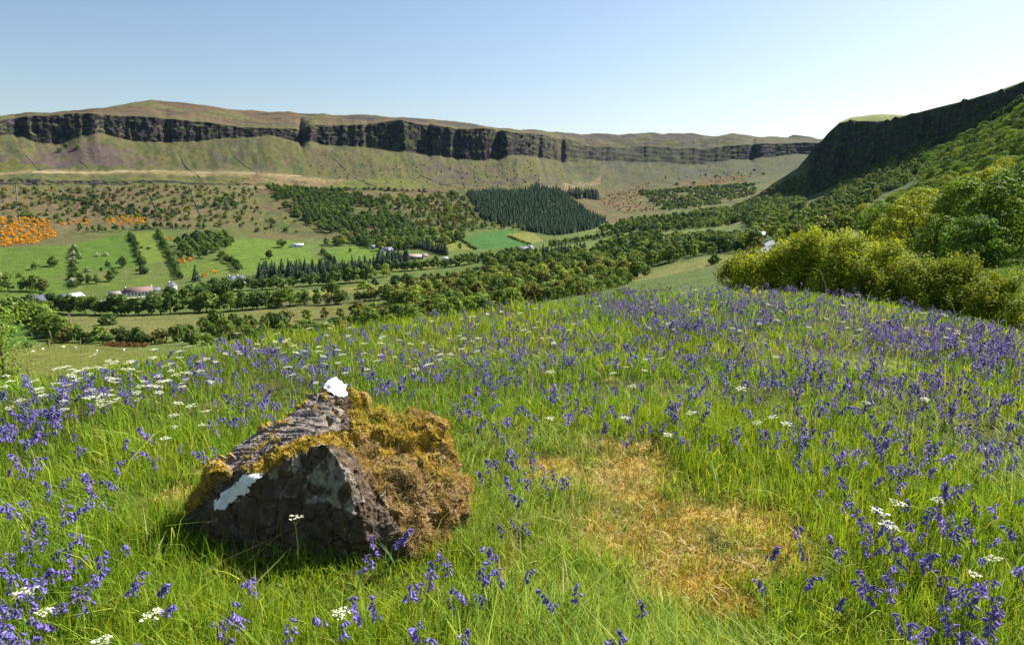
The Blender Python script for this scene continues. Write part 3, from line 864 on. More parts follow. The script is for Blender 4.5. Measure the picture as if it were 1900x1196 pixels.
# --- valley floor, nearest rows
put(['tree', 'tree_mid', 'tree_dark'], along([(95, 580), (180, 583), (262, 584), (350, 580), (430, 577), (510, 571), (585, 563)], 4.6), (8, 12), 'green tree in the long hedgerow below the farms')
put(['tree', 'tree_mid', 'tree_olive'], along([(585, 566), (660, 560), (740, 552), (800, 546)], 5), (7, 10), 'green tree in the hedgerow nearest the flowery crest')
put(['tree_mid', 'tree', 'bush'], along([(60, 586), (80, 602), (100, 620), (125, 633)], 5), (6, 10), 'hedge tree beside the dark green field')
put(['bush', 'bush_dark', 'tree_mid'], along([(0, 651), (40, 646), (90, 640), (135, 636)], 5), (2.5, 4), 'low bush edging the pale green pasture')
put(['tree_mid', 'bush_dark', 'tree', 'bush_olive'], along([(130, 634), (200, 636), (270, 640), (330, 634), (400, 622), (470, 612), (540, 604)], 4.6), (4, 8), 'hedge tree just beyond the pale pasture')
put(['bracken'], along([(205, 641), (250, 644), (300, 642)], 5), (1.5, 2.2), 'rusty bracken along the pale pasture')
put(['tree_mid', 'tree_olive', 'bush_olive', 'tree_pale'], along([(350, 620), (420, 606), (500, 600), (600, 592), (700, 580)], 8), (5, 8), 'light tree below the rough meadow')
put(['tree', 'tree_dark', 'tree_mid'], scatter([(275, 562), (335, 553), (400, 545), (425, 552), (340, 566), (290, 572)], 9), (8, 12), 'tree in the copse below the long farmhouse')
put(BR, along([(400, 545), (430, 540), (500, 537), (570, 530), (650, 524), (700, 520)], 4.8), (8, 12), 'tree in the belt behind the strip field')
put(['tree', 'tree_mid', 'tree_dark'], scatter([(0, 582), (60, 578), (95, 590), (60, 600), (0, 600)], 9), (8, 12), 'tree in the grove below the white cottage')
put(BR, scatter([(570, 545), (640, 545), (700, 545), (690, 555), (600, 560)], 10), (6, 10), 'tree on the rough ground below the strip field')
put(['tree', 'tree_mid', 'tree_olive', 'tree_pale'], scatter([(700, 560), (760, 545), (830, 530), (900, 518), (960, 505), (1040, 512), (1100, 508), (1160, 500), (1200, 515), (1120, 524), (980, 548), (880, 560), (780, 580)], 8.5), (7, 12), 'leafy tree in the wood just beyond the crest')
put(['tree', 'tree_mid', 'tree_olive', 'tree_pale', 'bush'], scatter([(640, 592), (760, 565), (900, 542), (1040, 527), (1150, 517), (1185, 524), (1020, 560), (860, 585), (700, 615)], 8.0), (4, 8), 'tree showing right behind the flowery crest')
put(['bush', 'bush_olive', 'tree_mid', 'bush_dark'], scatter([(350, 640), (450, 618), (560, 606), (650, 596), (660, 612), (480, 642)], 8), (2.5, 5), 'bush on the bank behind the left crest')
put(['tree', 'tree_mid', 'tree_dark', 'tree_pale'], scatter([(960, 505), (1060, 488), (1150, 470), (1230, 452), (1330, 445), (1400, 440), (1400, 458), (1300, 476), (1180, 506), (1060, 510)], 9), (7, 11), 'leafy tree in the valley wood below the road')
put(BR, along([(620, 512), (700, 505), (760, 502), (830, 496), (900, 486)], 5), (7, 11), 'tree in the belt above the strip field')
put(BR, along([(740, 530), (800, 524), (880, 516), (960, 500)], 5), (5, 9), 'tree in the hedge behind the lower strip field')
put(['conifer_dark'], scatter([(478, 508), (560, 504), (640, 500), (690, 497), (690, 508), (560, 516), (480, 518)], 7), (9, 14), 'dark conifer below the two bright fields')
put(['conifer_dark'], scatter([(688, 492), (758, 482), (758, 494), (700, 502)], 6), (11, 15), 'tall dark conifer beside the stone farm')
put(['conifer_dark'], along([(735, 462), (770, 458), (800, 466), (830, 474)], 5), (9, 13), 'dark conifer slanting above the stone farm')
put(['conifer_dark'], along([(1002, 482), (1030, 478), (1060, 474), (1088, 470)], 4.5), (11, 15), 'dark conifer below the vivid green field')
put(BR + ['tree_pale'], scatter([(890, 482), (960, 470), (1000, 478), (1100, 465), (1150, 445), (1230, 435), (1220, 445), (1120, 470), (1010, 490), (900, 497)], 9), (6, 10), 'tree in the valley beyond the conifer row')
put(BR, along([(1020, 458), (1080, 448), (1130, 438), (1180, 428)], 7), (6, 9), 'tree in the belt below the plantation')
put(BR + ['tree_pale'], scatter([(1110, 430), (1180, 410), (1260, 402), (1330, 396), (1380, 408), (1300, 425), (1200, 432)], 9.5), (7, 11), 'tree in the valley wood beyond the plantation')
# --- hedges of the left-hand fields
put(['tree', 'tree_dark', 'may', 'bush_dark'], along([(138, 462), (137, 480), (138, 500), (137, 520), (136, 536)], 5), (4, 6), 'hedge tree between the left green fields')
put(['tree', 'tree_dark', 'bush_dark'], along([(241, 436), (250, 458), (258, 478), (266, 494)], 5), (4, 6), 'hedge tree left of the small bright field')
put(['tree', 'tree_dark', 'tree_mid', 'bush_dark'], along([(293, 434), (305, 458), (317, 480), (326, 500), (336, 520)], 5), (4.5, 7), 'hedge tree right of the small bright field')
put(['bush', 'bush_dark'], along([(255, 460), (275, 462), (292, 460)], 5), (2.5, 4), 'low bush crossing the small bright field')
put(['tree', 'tree_dark', 'tree_mid'], along([(150, 428), (200, 430), (250, 427), (300, 424), (340, 423), (390, 424)], 7), (5, 9), 'tree along the top of the left fields')
put(BR, scatter([(330, 450), (370, 440), (420, 440), (440, 452), (400, 470), (350, 474), (330, 465)], 9), (7, 11), 'tree in the round copse above the farm lane')
put(BR, along([(330, 480), (370, 478), (410, 480), (432, 490), (445, 506)], 8), (6, 10), 'tree in the bent hedge beside the copse')
put(BR, along([(600, 470), (615, 486), (630, 500)], 7), (4, 7), 'hedge tree between the two bright fields')
put(['may', 'bush', 'bush_dark'], along([(0, 513), (20, 514), (40, 513), (75, 510)], 12), (3, 4.5), 'white hawthorn in the left green field')
put(['may', 'may', 'bush_dark'], along([(150, 480), (175, 478), (200, 475), (230, 474)], 14), (3, 4.5), 'white hawthorn in the middle left field')
put(['may', 'bush_dark', 'tree'], along([(165, 505), (190, 504), (220, 510), (240, 505)], 10), (3.5, 5.5), 'hawthorn at the left fields hedge corner')
one('tree', 98, 494, 9, 'lone round tree standing in the upper left green field')
one('tree_mid', 15, 540, 12, 'big round tree at the left edge of the fields')
for k, (px, py, h, kd) in enumerate(((50, 540, 11, 'tree'), (66, 540, 12, 'tree_mid'), (80, 542, 10, 'tree_olive'))):
    one(kd, px, py, h, ['left tree of the clump of three in the lower left field', 'middle tree of the clump of three in the lower left field', 'brownish tree of the clump of three in the lower left field'][k])
one('bush_dark', 78, 552, 4, 'dark bush in front of the clump of three trees')
one('tree', 66, 500, 7, 'small tree above the clump of three, white hawthorn on top')
for k, (px, py, h, kd) in enumerate(((135, 530, 6, 'may'), (150, 526, 8, 'tree'), (165, 527, 8, 'tree_mid'), (180, 526, 7, 'tree'), (205, 522, 9, 'tree'))):
    one(kd, px, py, h, ['white hawthorn at the left end of the short tree row above the barn', 'second tree of the short row above the barn', 'third tree of the short row above the barn', 'fourth tree of the short row above the barn', 'tall tree ending the short row above the barn'][k])
one('tree', 228, 496, 10, 'broad tree against the hedge left of the small bright field')
one('tree', 200, 496, 6, 'small round tree in the middle of the left fields')
one('bush_dark', 265, 508, 7, 'dark bush below the hedge of the small bright field')
one('conifer_dark', 364, 522, 14, 'pointed dark conifer beside the gorse above the farmhouse')
one('tree', 500, 480, 10, 'lone tree with a long shadow in the middle of the bright field')
one('tree_pale', 413, 452, 9, 'pale upright tree at the edge of the round copse')
one('tree', 524, 459, 10, 'round tree at the top edge of the bright field')
one('tree', 615, 548, 11, 'lone broad tree standing at the edge of the strip field')
one('bush', 675, 535, 6, 'left of two rounded bushes in the strip field')
one('tree_dark', 696, 533, 7, 'right of two rounded bushes in the strip field')
one('tree_pale', 717, 513, 11, 'pale upright tree among the dark conifers')
one('tree', 650, 468, 5, 'small tree near the top of the second bright field')
one('tree', 825, 470, 8, 'lone tree in the pale green field left of the vivid one')
one('tree_mid', 853, 462, 7, 'small tree on the hedge below the pale green field')
one('bush_dark', 205, 602, 6, 'small dark round bush in the rough meadow')
one('tree_mid', 401, 612, 10, 'round tree on the lower hedge of the rough meadow')
one('bush_dark', 1325, 490, 5, 'small lone windswept bush in the pale field below the road')
one('tree_pale', 1448, 452, 8, 'round pale tree beside the bend of the road')
one('tree_olive', 1405, 470, 8, 'thin brownish tree beside the road')
put(['bush_dark', 'bush'], along([(855, 445), (870, 455), (884, 464)], 5), (2.5, 3.5), 'low bush left of the vivid field')
put(['bush_dark', 'bush'], along([(945, 440), (965, 448), (985, 455)], 5), (2.5, 3.5), 'low bush right of the vivid field')
# --- woods of the opposite slope
put(['tree', 'tree', 'tree_mid', 'tree_dark'], scatter([(492, 350), (560, 352), (640, 358), (700, 372), (742, 395), (790, 440), (780, 458), (700, 456), (620, 448), (590, 428), (555, 405), (520, 385)], 9), (7, 11), 'tree in the wood on the opposite slope')
put(BR + ['tree_pale'], scatter([(590, 436), (640, 450), (720, 452), (790, 450), (860, 438), (860, 448), (790, 462), (720, 466), (640, 462), (600, 456)], 9), (8, 11), 'tree at the foot of the opposite wood')
put(['tree', 'tree_mid', 'tree_olive', 'bush'], scatter([(700, 362), (780, 366), (850, 362), (880, 400), (890, 425), (840, 438), (790, 436), (745, 395)], 13), (6, 10), 'tree between the wood and the plantation')
put(['tree', 'bush_dark'], along([(560, 352), (640, 352), (720, 352), (800, 357)], 10), (4, 7), 'tree topping the opposite wood')
put(['tree', 'tree_pale', 'tree_mid'], along([(890, 424), (930, 424), (950, 426), (985, 428)], 9), (7, 11), 'tree at the lower edge of the plantation')
put(['conifer'], scatter([(866, 362), (900, 357), (960, 356), (1036, 352), (1072, 382), (1128, 412), (1105, 424), (1030, 438), (985, 430), (940, 420), (895, 408), (880, 385)], 5.5, thin=0), (7.5, 12.5), 'spruce in the dense dark plantation')
put(['conifer_dark'], scatter([(1052, 360), (1105, 362), (1115, 372), (1070, 370)], 7), (11, 17), 'tall spruce in the small stand above the plantation')
# --- scattered scrub
put(['bush_dark', 'bush', 'tree', 'bush_olive'], scatter([(0, 352), (480, 350), (485, 400), (440, 425), (380, 415), (200, 408), (0, 420)], 14), (2.5, 6), 'dark scrub bush on the opposite hillside')
put(['tree', 'tree_dark', 'bush_dark'], scatter([(90, 370), (190, 365), (260, 385), (340, 395), (330, 412), (180, 398)], 11), (4, 7), 'dark thorn tree on the opposite hillside')
put(['tree', 'bush_dark'], scatter([(385, 375), (430, 365), (440, 385), (400, 392)], 13), (5, 8), 'thorn tree on the bare hillside')
put(['bush_dark', 'bush'], scatter([(450, 410), (560, 400), (580, 430), (480, 432)], 20), (3, 6), 'scrub bush above the bright field')
put(['bush_dark', 'bush_olive'], scatter([(520, 300), (1000, 300), (1000, 345), (830, 350), (600, 330)], 27), (1.5, 3.5), 'tiny dark bush on slope under the cliffs')
put(['bush_dark', 'tree_dark', 'bush'], scatter([(1180, 355), (1330, 345), (1400, 340), (1400, 362), (1300, 385), (1230, 390)], 12), (4, 8), 'dark tree at the wooded head of the glen')
put(['bush_dark', 'tree'], scatter([(1200, 330), (1420, 312), (1420, 330), (1250, 345)], 40), (4, 7), 'small tree under the far cliffs')
put(['bush_dark', 'bush'], along([(100, 286), (130, 270), (175, 292)], 40), (6, 9), 'dark bush in the scree below the cliff')
# --- gorse in flower
put(['gorse'], scatter([(0, 406), (60, 404), (95, 412), (100, 440), (70, 452), (0, 458)], 6.0, thin=.3), (1.6, 3), 'orange gorse bush in the big left patch')
put(['gorse'], scatter([(105, 410), (165, 406), (168, 416), (110, 420)], 7), (1.5, 2.6), 'orange gorse bush beside the big patch')
put(['gorse'], scatter([(195, 405), (272, 403), (274, 414), (200, 418)], 6), (1.5, 2.6), 'orange gorse bush above the left fields')
put(['gorse'], scatter([(294, 432), (312, 430), (342, 456), (315, 464)], 6), (1.5, 2.6), 'orange gorse bush beside the small bright field')
put(['gorse'], scatter([(325, 482), (362, 480), (360, 488), (335, 490)], 6), (1.5, 2.4), 'orange gorse bush below the copse')
put(['gorse'], scatter([(375, 505), (402, 503), (400, 514), (378, 515)], 6), (1.5, 2.6), 'orange gorse bush near the two white houses')
put(['gorse', 'bracken'], scatter([(420, 330), (505, 326), (505, 340), (430, 342)], 12), (1.2, 2.0), 'orange gorse bush below the hill track')
put(['gorse', 'bush_olive'], scatter([(0, 350), (30, 345), (160, 352), (150, 370), (60, 390), (0, 400)], 24), (1.2, 2.2), 'lone gorse bush above the big patch')
put(['gorse', 'bracken'], scatter([(1260, 342), (1380, 326), (1390, 332), (1290, 350)], 14), (1.8, 3), 'reddish gorse at the head of the glen')
put(['bracken'], scatter([(1105, 372), (1150, 355), (1210, 338), (1190, 365), (1240, 390), (1160, 396)], 13), (1.5, 2.6), 'rust brown bracken beyond the plantation')
# --- camera-side slope on the right
put(['tree', 'tree_mid', 'tree_dark', 'tree_pale'], scatter([(1290, 398), (1390, 376), (1440, 345), (1478, 325), (1492, 366), (1490, 392), (1400, 408), (1320, 410)], 8.5), (8, 12), 'tree on the spur below shaded cliff')
put(['tree', 'tree_mid', 'tree_pale', 'tree_dark'], scatter([(1380, 412), (1490, 394), (1560, 345), (1640, 312), (1720, 285), (1700, 330), (1620, 375), (1540, 405), (1480, 425), (1400, 440)], 8.5), (6, 10), 'tree at the foot of shaded cliff')
put(['tree_mid', 'tree_pale', 'tree_olive', 'tree'], scatter([(1420, 440), (1500, 424), (1580, 400), (1600, 420), (1540, 440), (1470, 452)], 9), (5, 9), 'tree on the open slope above the road')
put(['slope_tree', 'slope_tree_dark', 'slope_tree_pale'], scatter([(1720, 290), (1820, 245), (1900, 205), (1960, 190), (1960, 300), (1860, 315), (1760, 335), (1700, 345)], 10), (6, 10.5), 'tree high on the sunlit slope')
put(['slope_tree', 'slope_tree', 'slope_tree_pale', 'slope_tree_dark', 'slope_tree_yellow'], scatter([(1600, 420), (1650, 380), (1750, 345), (1860, 320), (1960, 310), (1980, 420), (1880, 440), (1740, 462), (1640, 465), (1590, 445)], 10.5), (6.5, 11.5), 'tree in the sunlit wood, near slope')
put(['tree', 'tree_dark', 'bush_dark', 'tree_mid'], scatter_px([(1490, 366), (1502, 320), (1548, 272), (1580, 256), (1680, 244), (1780, 220), (1900, 184), (1900, 195), (1820, 236), (1740, 266), (1640, 306), (1560, 337)], 170), (3.5, 8), 'dark shrub tree clinging to shaded cliff')
put(['tree', 'tree_mid', 'tree_dark'], along([(1490, 366), (1530, 353), (1560, 338), (1640, 307), (1740, 267), (1820, 237), (1900, 193)], 5, .9), (6, 10), 'tree edging the foot of shaded cliff')
put(['tree', 'tree_mid', 'tree_dark', 'tree_pale'], scatter_px([(1392, 374), (1440, 342), (1480, 316), (1500, 296), (1500, 366), (1440, 374)], 90), (6, 10), 'tree covering the sunlit spur end')
BIG = [('slope_tree_yellow', 1706, 428, 13, 'yellow green rounded tree in the middle of the near slope'),
       ('slope_tree_yellow', 1690, 478, 9.5, 'bright yellow green tree nearest the hawthorn bushes'),
       ('slope_tree_pale', 1775, 470, 11, 'tall pale tree behind the second hawthorn bush'),
       ('slope_tree', 1845, 490, 9.5, 'large green tree at the lower edge of the near slope wood'),
       ('slope_tree_yellow', 1838, 392, 13, 'domed yellow green tree high on the near slope'),
       ('slope_tree_dark', 1895, 470, 11, 'dark tree at the right border above the grassy gully'),
       ('slope_tree', 1735, 488, 6.0, 'green tree low behind the second hawthorn bush'),
       ('slope_tree_pale', 1640, 458, 7.0, 'pale green tree left of the bright yellow one'),
       ('slope_tree_yellow', 1880, 350, 9.0, 'yellow green tree on the upper slope at the right border'),
       ('slope_tree_dark', 1800, 500, 6.0, 'dark green tree just behind the second hawthorn bush')]
for k, px, py, h, lb in BIG: one(k, px, py, h, lb)

def in_front(p):  # rough visibility against the knoll: is the top above the knoll horizon?
    return True
def over_edge(d):
    th = math.atan2(d['x'], d['y'])
    if th < hillR.TH[0]: return False
    k = int(np.argmin(np.abs(hillR.u - 6.55))); r, z = hillR.col_at(th)
    return hillR.z_at(d['x'], d['y']) > valley.z_at(d['x'], d['y']) and math.hypot(d['x'], d['y']) > r[k]
PLACED = [d for d in PLACED if not over_edge(d)]
for d in PLACED:
    d['z'] = max(hillR.z_at(d['x'], d['y']), valley.z_at(d['x'], d['y']))
    d['r'] = math.hypot(d['x'], d['y']); d['s'] = d['h'] / d['r']
def sticks_up(d):       # no tree stands on the bare rim of the shaded cliff
    if 'clinging' not in d['cluster']: return False
    th = math.atan2(d['x'], d['y']); r, z = hillR.col_at(th)
    return d['z'] + d['h'] > float(np.interp(7.0, hillR.u, z)) - 6
PLACED = [d for d in PLACED if not sticks_up(d)]
by = {}
for d in PLACED:
    nm, ct = CAT.get(d['kind'], ('tree', 'tree')); d['name'] = nm; d['cat'] = ct
    by.setdefault(ct, []).append(d)
LIMIT = {'tree': 300, 'conifer': 290, 'bush': 240, 'hawthorn': 60, 'gorse': 200, 'bracken': 80}
single, massd = [], []
for ct, L in by.items():
    L.sort(key=lambda d: (not d['solo'], -d['s']))
    single += L[:LIMIT[ct]]; massd += L[LIMIT[ct]:]
clu = {}
for d in single: clu.setdefault((d['cluster'], d['name']), []).append(d)
for (cn, nm), L in clu.items():
    kw = {'tree': 'tree', 'conifer': ('conifer', 'spruce'), 'bush': 'bush', 'hawthorn_bush': 'hawthorn', 'gorse_bush': 'gorse', 'bracken_clump': 'bracken'}[nm]
    kw = kw if isinstance(kw, tuple) else (kw,)
    ph = cn if any(k in cn for k in kw) else kw[0] + ' near ' + re.sub(r'\b(tree|bush|hawthorn|gorse)\b', 'one', cn)
    if L[0]['solo']:
        for d in L: d['label'] = cn; d['group'] = None
        continue
    for d, lab in zip(L, which(L, ph, [(d['x'], d['y']) for d in L])): d['label'] = lab; d['group'] = None if len(L) == 1 else ph + ' (all)'
for d in single:
    cr, tr = PROTO[d['kind']]
    o = empty(d['name'], (d['x'], d['y'], d['z'] - .1), (0, 0, rng.uniform(0, 6.28)), d['h'])
    w = rng.uniform(.85, 1.15); o.scale = (d['h'] * w, d['h'] * w, d['h'])
    tag(o, d['label'], d['cat'], d['group'])
    link('crown', cr[int(rng.integers(len(cr)))], o)
    if d['kind'] not in ('gorse', 'bracken', 'bush', 'bush_dark', 'bush_olive'):
        link('trunk', tr[int(rng.integers(len(tr)))], o)
MASSN = {'tree': 'distant_woodland', 'conifer': 'spruce_plantation', 'bush': 'hillside_scrub', 'hawthorn': 'hawthorn_scrub', 'gorse': 'gorse_thicket', 'bracken': 'bracken_bed'}
MASSL = {'tree': 'distant mass of green trees covering both sides of the glen', 'conifer': 'dense dark green spruce plantation on the opposite slope', 'bush': 'scattered dark scrub on the opposite hillside', 'hawthorn': 'white flecked hawthorn scrub in the valley fields', 'gorse': 'orange flowering gorse thicket on the left hillside', 'bracken': 'rust brown bracken bed beyond the plantation'}
for ct in MASSN:
    L = [d for d in massd if d['cat'] == ct]
    if not L: continue
    pr = []; off = {}
    for k in sorted({d['kind'] for d in L}): off[k] = (len(pr), len(PROTO[k][0])); pr += PROTO[k][0]
    n = len(L)
    w = rng.uniform(.85, 1.15, n); h = np.array([d['h'] for d in L])
    mass(MASSN[ct], pr, [(d['x'], d['y'], d['z'] - .1) for d in L], np.stack([np.zeros(n), np.zeros(n), rng.uniform(0, 6.28, n)], -1),
         np.stack([h * w, h * w, h], -1), [off[d['kind']][0] + int(rng.integers(off[d['kind']][1])) for d in L], MASSL[ct])
print('trees', {k: len(v) for k, v in by.items()}, time.time() - T0)

# --- fallen blocks under the cliffs and tussocks on the hillside: nobody could count them
def lump(seed, colr, flat=.7):
    r = np.random.default_rng(seed); bm = bmesh.new(); bmesh.ops.create_icosphere(bm, subdivisions=1, radius=.5)
    for v in bm.verts: v.co = Vector((v.co.x * r.uniform(.7, 1.3), v.co.y * r.uniform(.7, 1.3), v.co.z * flat * r.uniform(.7, 1.3)))
    v = np.array([q.co for q in bm.verts]); t = np.array([[w.index for w in f.verts] for f in bm.faces]); bm.free()
    return mesh_np('block', v, t, [M['stone']], np.tile(np.array(colr), (len(v), 1)))
M['stone'] = plain_mat('fallen_stone', None, .95, 1.5, .3, 0, .1, attr=True)
def speckle(name, protos, polys, spacing, thin, size, label):
    pts = np.concatenate([scatter(q, spacing, .5, thin) for q in polys]); n = len(pts)
    z = [max(hillR.z_at(a, b), valley.z_at(a, b)) for a, b in pts]; sz = rng.uniform(size[1] ** -1.5, size[0] ** -1.5, n) ** (-1 / 1.5)
    mass(name, protos, np.stack([pts[:, 0], pts[:, 1], z], -1), np.stack([np.zeros(n), np.zeros(n), rng.uniform(0, 6.28, n)], -1), np.stack([sz, sz, sz], -1), rng.integers(0, len(protos), n), label)
UPS = [[(0, 262), (180, 255), (330, 268), (500, 258), (640, 275), (640, 328), (450, 312), (250, 310), (60, 308), (0, 300)], [(640, 275), (780, 290), (900, 305), (1000, 300), (1100, 305), (1100, 340), (960, 342), (820, 342), (640, 328)]]
LOS = [[(0, 346), (480, 346), (490, 400), (430, 430), (300, 420), (100, 405), (0, 402)], [(400, 380), (560, 400), (590, 432), (480, 436)], [(1100, 330), (1250, 318), (1420, 310), (1420, 328), (1250, 345), (1130, 380)]]
speckle('scree_blocks', [lump(1, (.10, .085, .082)), lump(2, (.075, .065, .065)), lump(3, (.15, .13, .12))], UPS, 8.5, .5, (.8, 3.2), 'grey fallen blocks of scree below the far cliffs')
speckle('heath_tussocks', PROTO['bush_olive'][0] + PROTO['bush_dark'][0], UPS + LOS, 9.5, .46, (.5, 1.5), 'dark heath tussocks dotting the opposite hillside')
print('speckle', time.time() - T0)

# --- the hawthorn bushes just behind the crest, close enough to see their leaves
def near_bush(name, label, px, r, wm, hm, seed, colr, n, lobes, leaf=.042, zs=1.0, extra=4):
    th = thd(px, 520); x, y = r * math.sin(th), r * math.cos(th)
    z = max(s.z_at(x, y) for s in SHEETS) - .1
    rr = np.random.default_rng(seed)
    o = empty(name, (x, y, z), (0, 0, -th))
    lobes = [(l[0], l[1], l[2] * zs, l[3] * (zs ** .5), l[4] * zs ** .5) for l in lobes]
    top = [l for l in lobes if l[2] > .9]
    lobes = lobes + [(l[0] + rr.normal() * l[3] * .7, l[1] + rr.normal() * .4, l[2] + l[3] * l[4] * rr.uniform(.55, .95), rr.uniform(.22, .45), 1.1) for l in top for _ in range(extra)]
    nc = max(60, n // 62)
    k = rr.choice(len(lobes), nc, p=np.array([l[3] ** 2 for l in lobes]) / sum(l[3] ** 2 for l in lobes))
    C = np.array([l[:3] for l in lobes])[k]; R = np.array([(l[3], l[3] * .9, l[3] * l[4]) for l in lobes])[k]
    d = rr.normal(size=(nc, 3)); d /= np.linalg.norm(d, axis=1)[:, None]
    cc = C + d * R * (rr.uniform(.35, 1.1, nc) ** .45)[:, None]
    up = d * .7 + np.array([0, 0, .75]); up /= np.linalg.norm(up, axis=1)[:, None]
    kk = rr.integers(0, nc, n)
    sp = rr.uniform(.7, 1.25, nc)[kk][:, None]
    p = cc[kk] + rr.normal(size=(n, 3)) * .085 * sp + up[kk] * (rr.normal(size=(n, 1)) * .15 * sp)
    d = d[kk]
    keep = p[:, 2] > .1; p = p[keep]; d = d[keep]; ctint = rr.uniform(.75, 1.25, nc)[kk][keep][:, None]
    n = len(p)
    nr = d[:n] * .7 + rr.normal(size=(n, 3)) * .7 + [0, 0, .4]; nr /= np.linalg.norm(nr, axis=1)[:, None]
    v, q = leaf_quads(p, nr, leaf, rr)
    col = np.repeat(np.array(colr)[None] * ctint * rr.uniform(.6, 1.45, n)[:, None] * (1 + .25 * (rr.random(n)[:, None] - .5) * np.array([1, .3, 0])), 4, axis=0)
    link('crown', mesh_np('crown', v, q, [M['leaf']], col), o)
    mb = MB()
    for l in lobes:
        for _ in range(4):
            e = np.array(l[:3]) + rr.normal(size=3) * l[3] * .5
            b0 = np.array([l[0] * .35 + rr.uniform(-.2, .2), rr.uniform(-.2, .2), -.1])
            mid = (b0 + e) / 2 + rr.normal(size=3) * .15
            mb.tube([b0, mid, e], [.03, .02, .008], 5)
    link('trunk', mb.mesh('trunk', [M['bark']], True), o)
    tag(o, label, 'hawthorn')
    return o
near_bush('hawthorn_bush', 'large bright green hawthorn bush behind the crest, left of the second one', 1515, 27, 5, 4, 401, (.25, .305, .03), 64000,
          [(-2.0, 0, 1.5, 1.15, .85), (-.9, .3, 2.3, 1.35, .95), (.5, 0, 2.7, 1.5, .9), (1.6, .2, 2.3, 1.3, .95), (-.2, -.3, 1.4, 1.6, .8), (1.5, -.2, 1.2, 1.3, .8)], zs=.62)
near_bush('hawthorn_bush', 'rounded lower hawthorn bush behind the crest beside the grassy gully', 1735, 26, 5, 3.4, 402, (.225, .285, .03), 50000,
          [(-1.6, 0, 1.7, 1.2, .9), (-.3, .2, 2.2, 1.3, .85), (.9, 0, 1.8, 1.25, .85), (2.0, 0, 1.1, 1.0, .85), (.2, -.3, 1.1, 1.4, .8)], zs=.64)
near_bush('hawthorn_bush', 'yellowish low hawthorn scrub left of the large bush behind the crest', 1395, 31, 3, 2, 403, (.18, .21, .035), 18000,
          [(-.9, 0, 1.9, .8, .8), (0, .2, 2.3, 1.0, .9), (.9, 0, 2.2, .95, .9), (0, 0, 1.3, 1.2, .8)], zs=.66)
near_bush('shrub', 'olive shrub peeping over the middle of the flowery crest', 1180, 30, 3, 2, 404, (.14, .16, .035), 11000,
          [(-1.2, 0, 2.3, .7, .7), (0, .2, 2.5, .8, .7), (1.3, 0, 2.4, .8, .7), (0, 0, 1.6, 1.2, .7)])
near_bush('shrub', 'leafy green shrub cut by the left border of the picture', -38, 13, 2, 2, 405, (.13, .20, .03), 7000,
          [(-.2, 0, 2.0, .55, 1.1), (-.1, 0, 1.3, .5, 1.0), (-.3, .1, 2.7, .4, .9)], .028, extra=0)

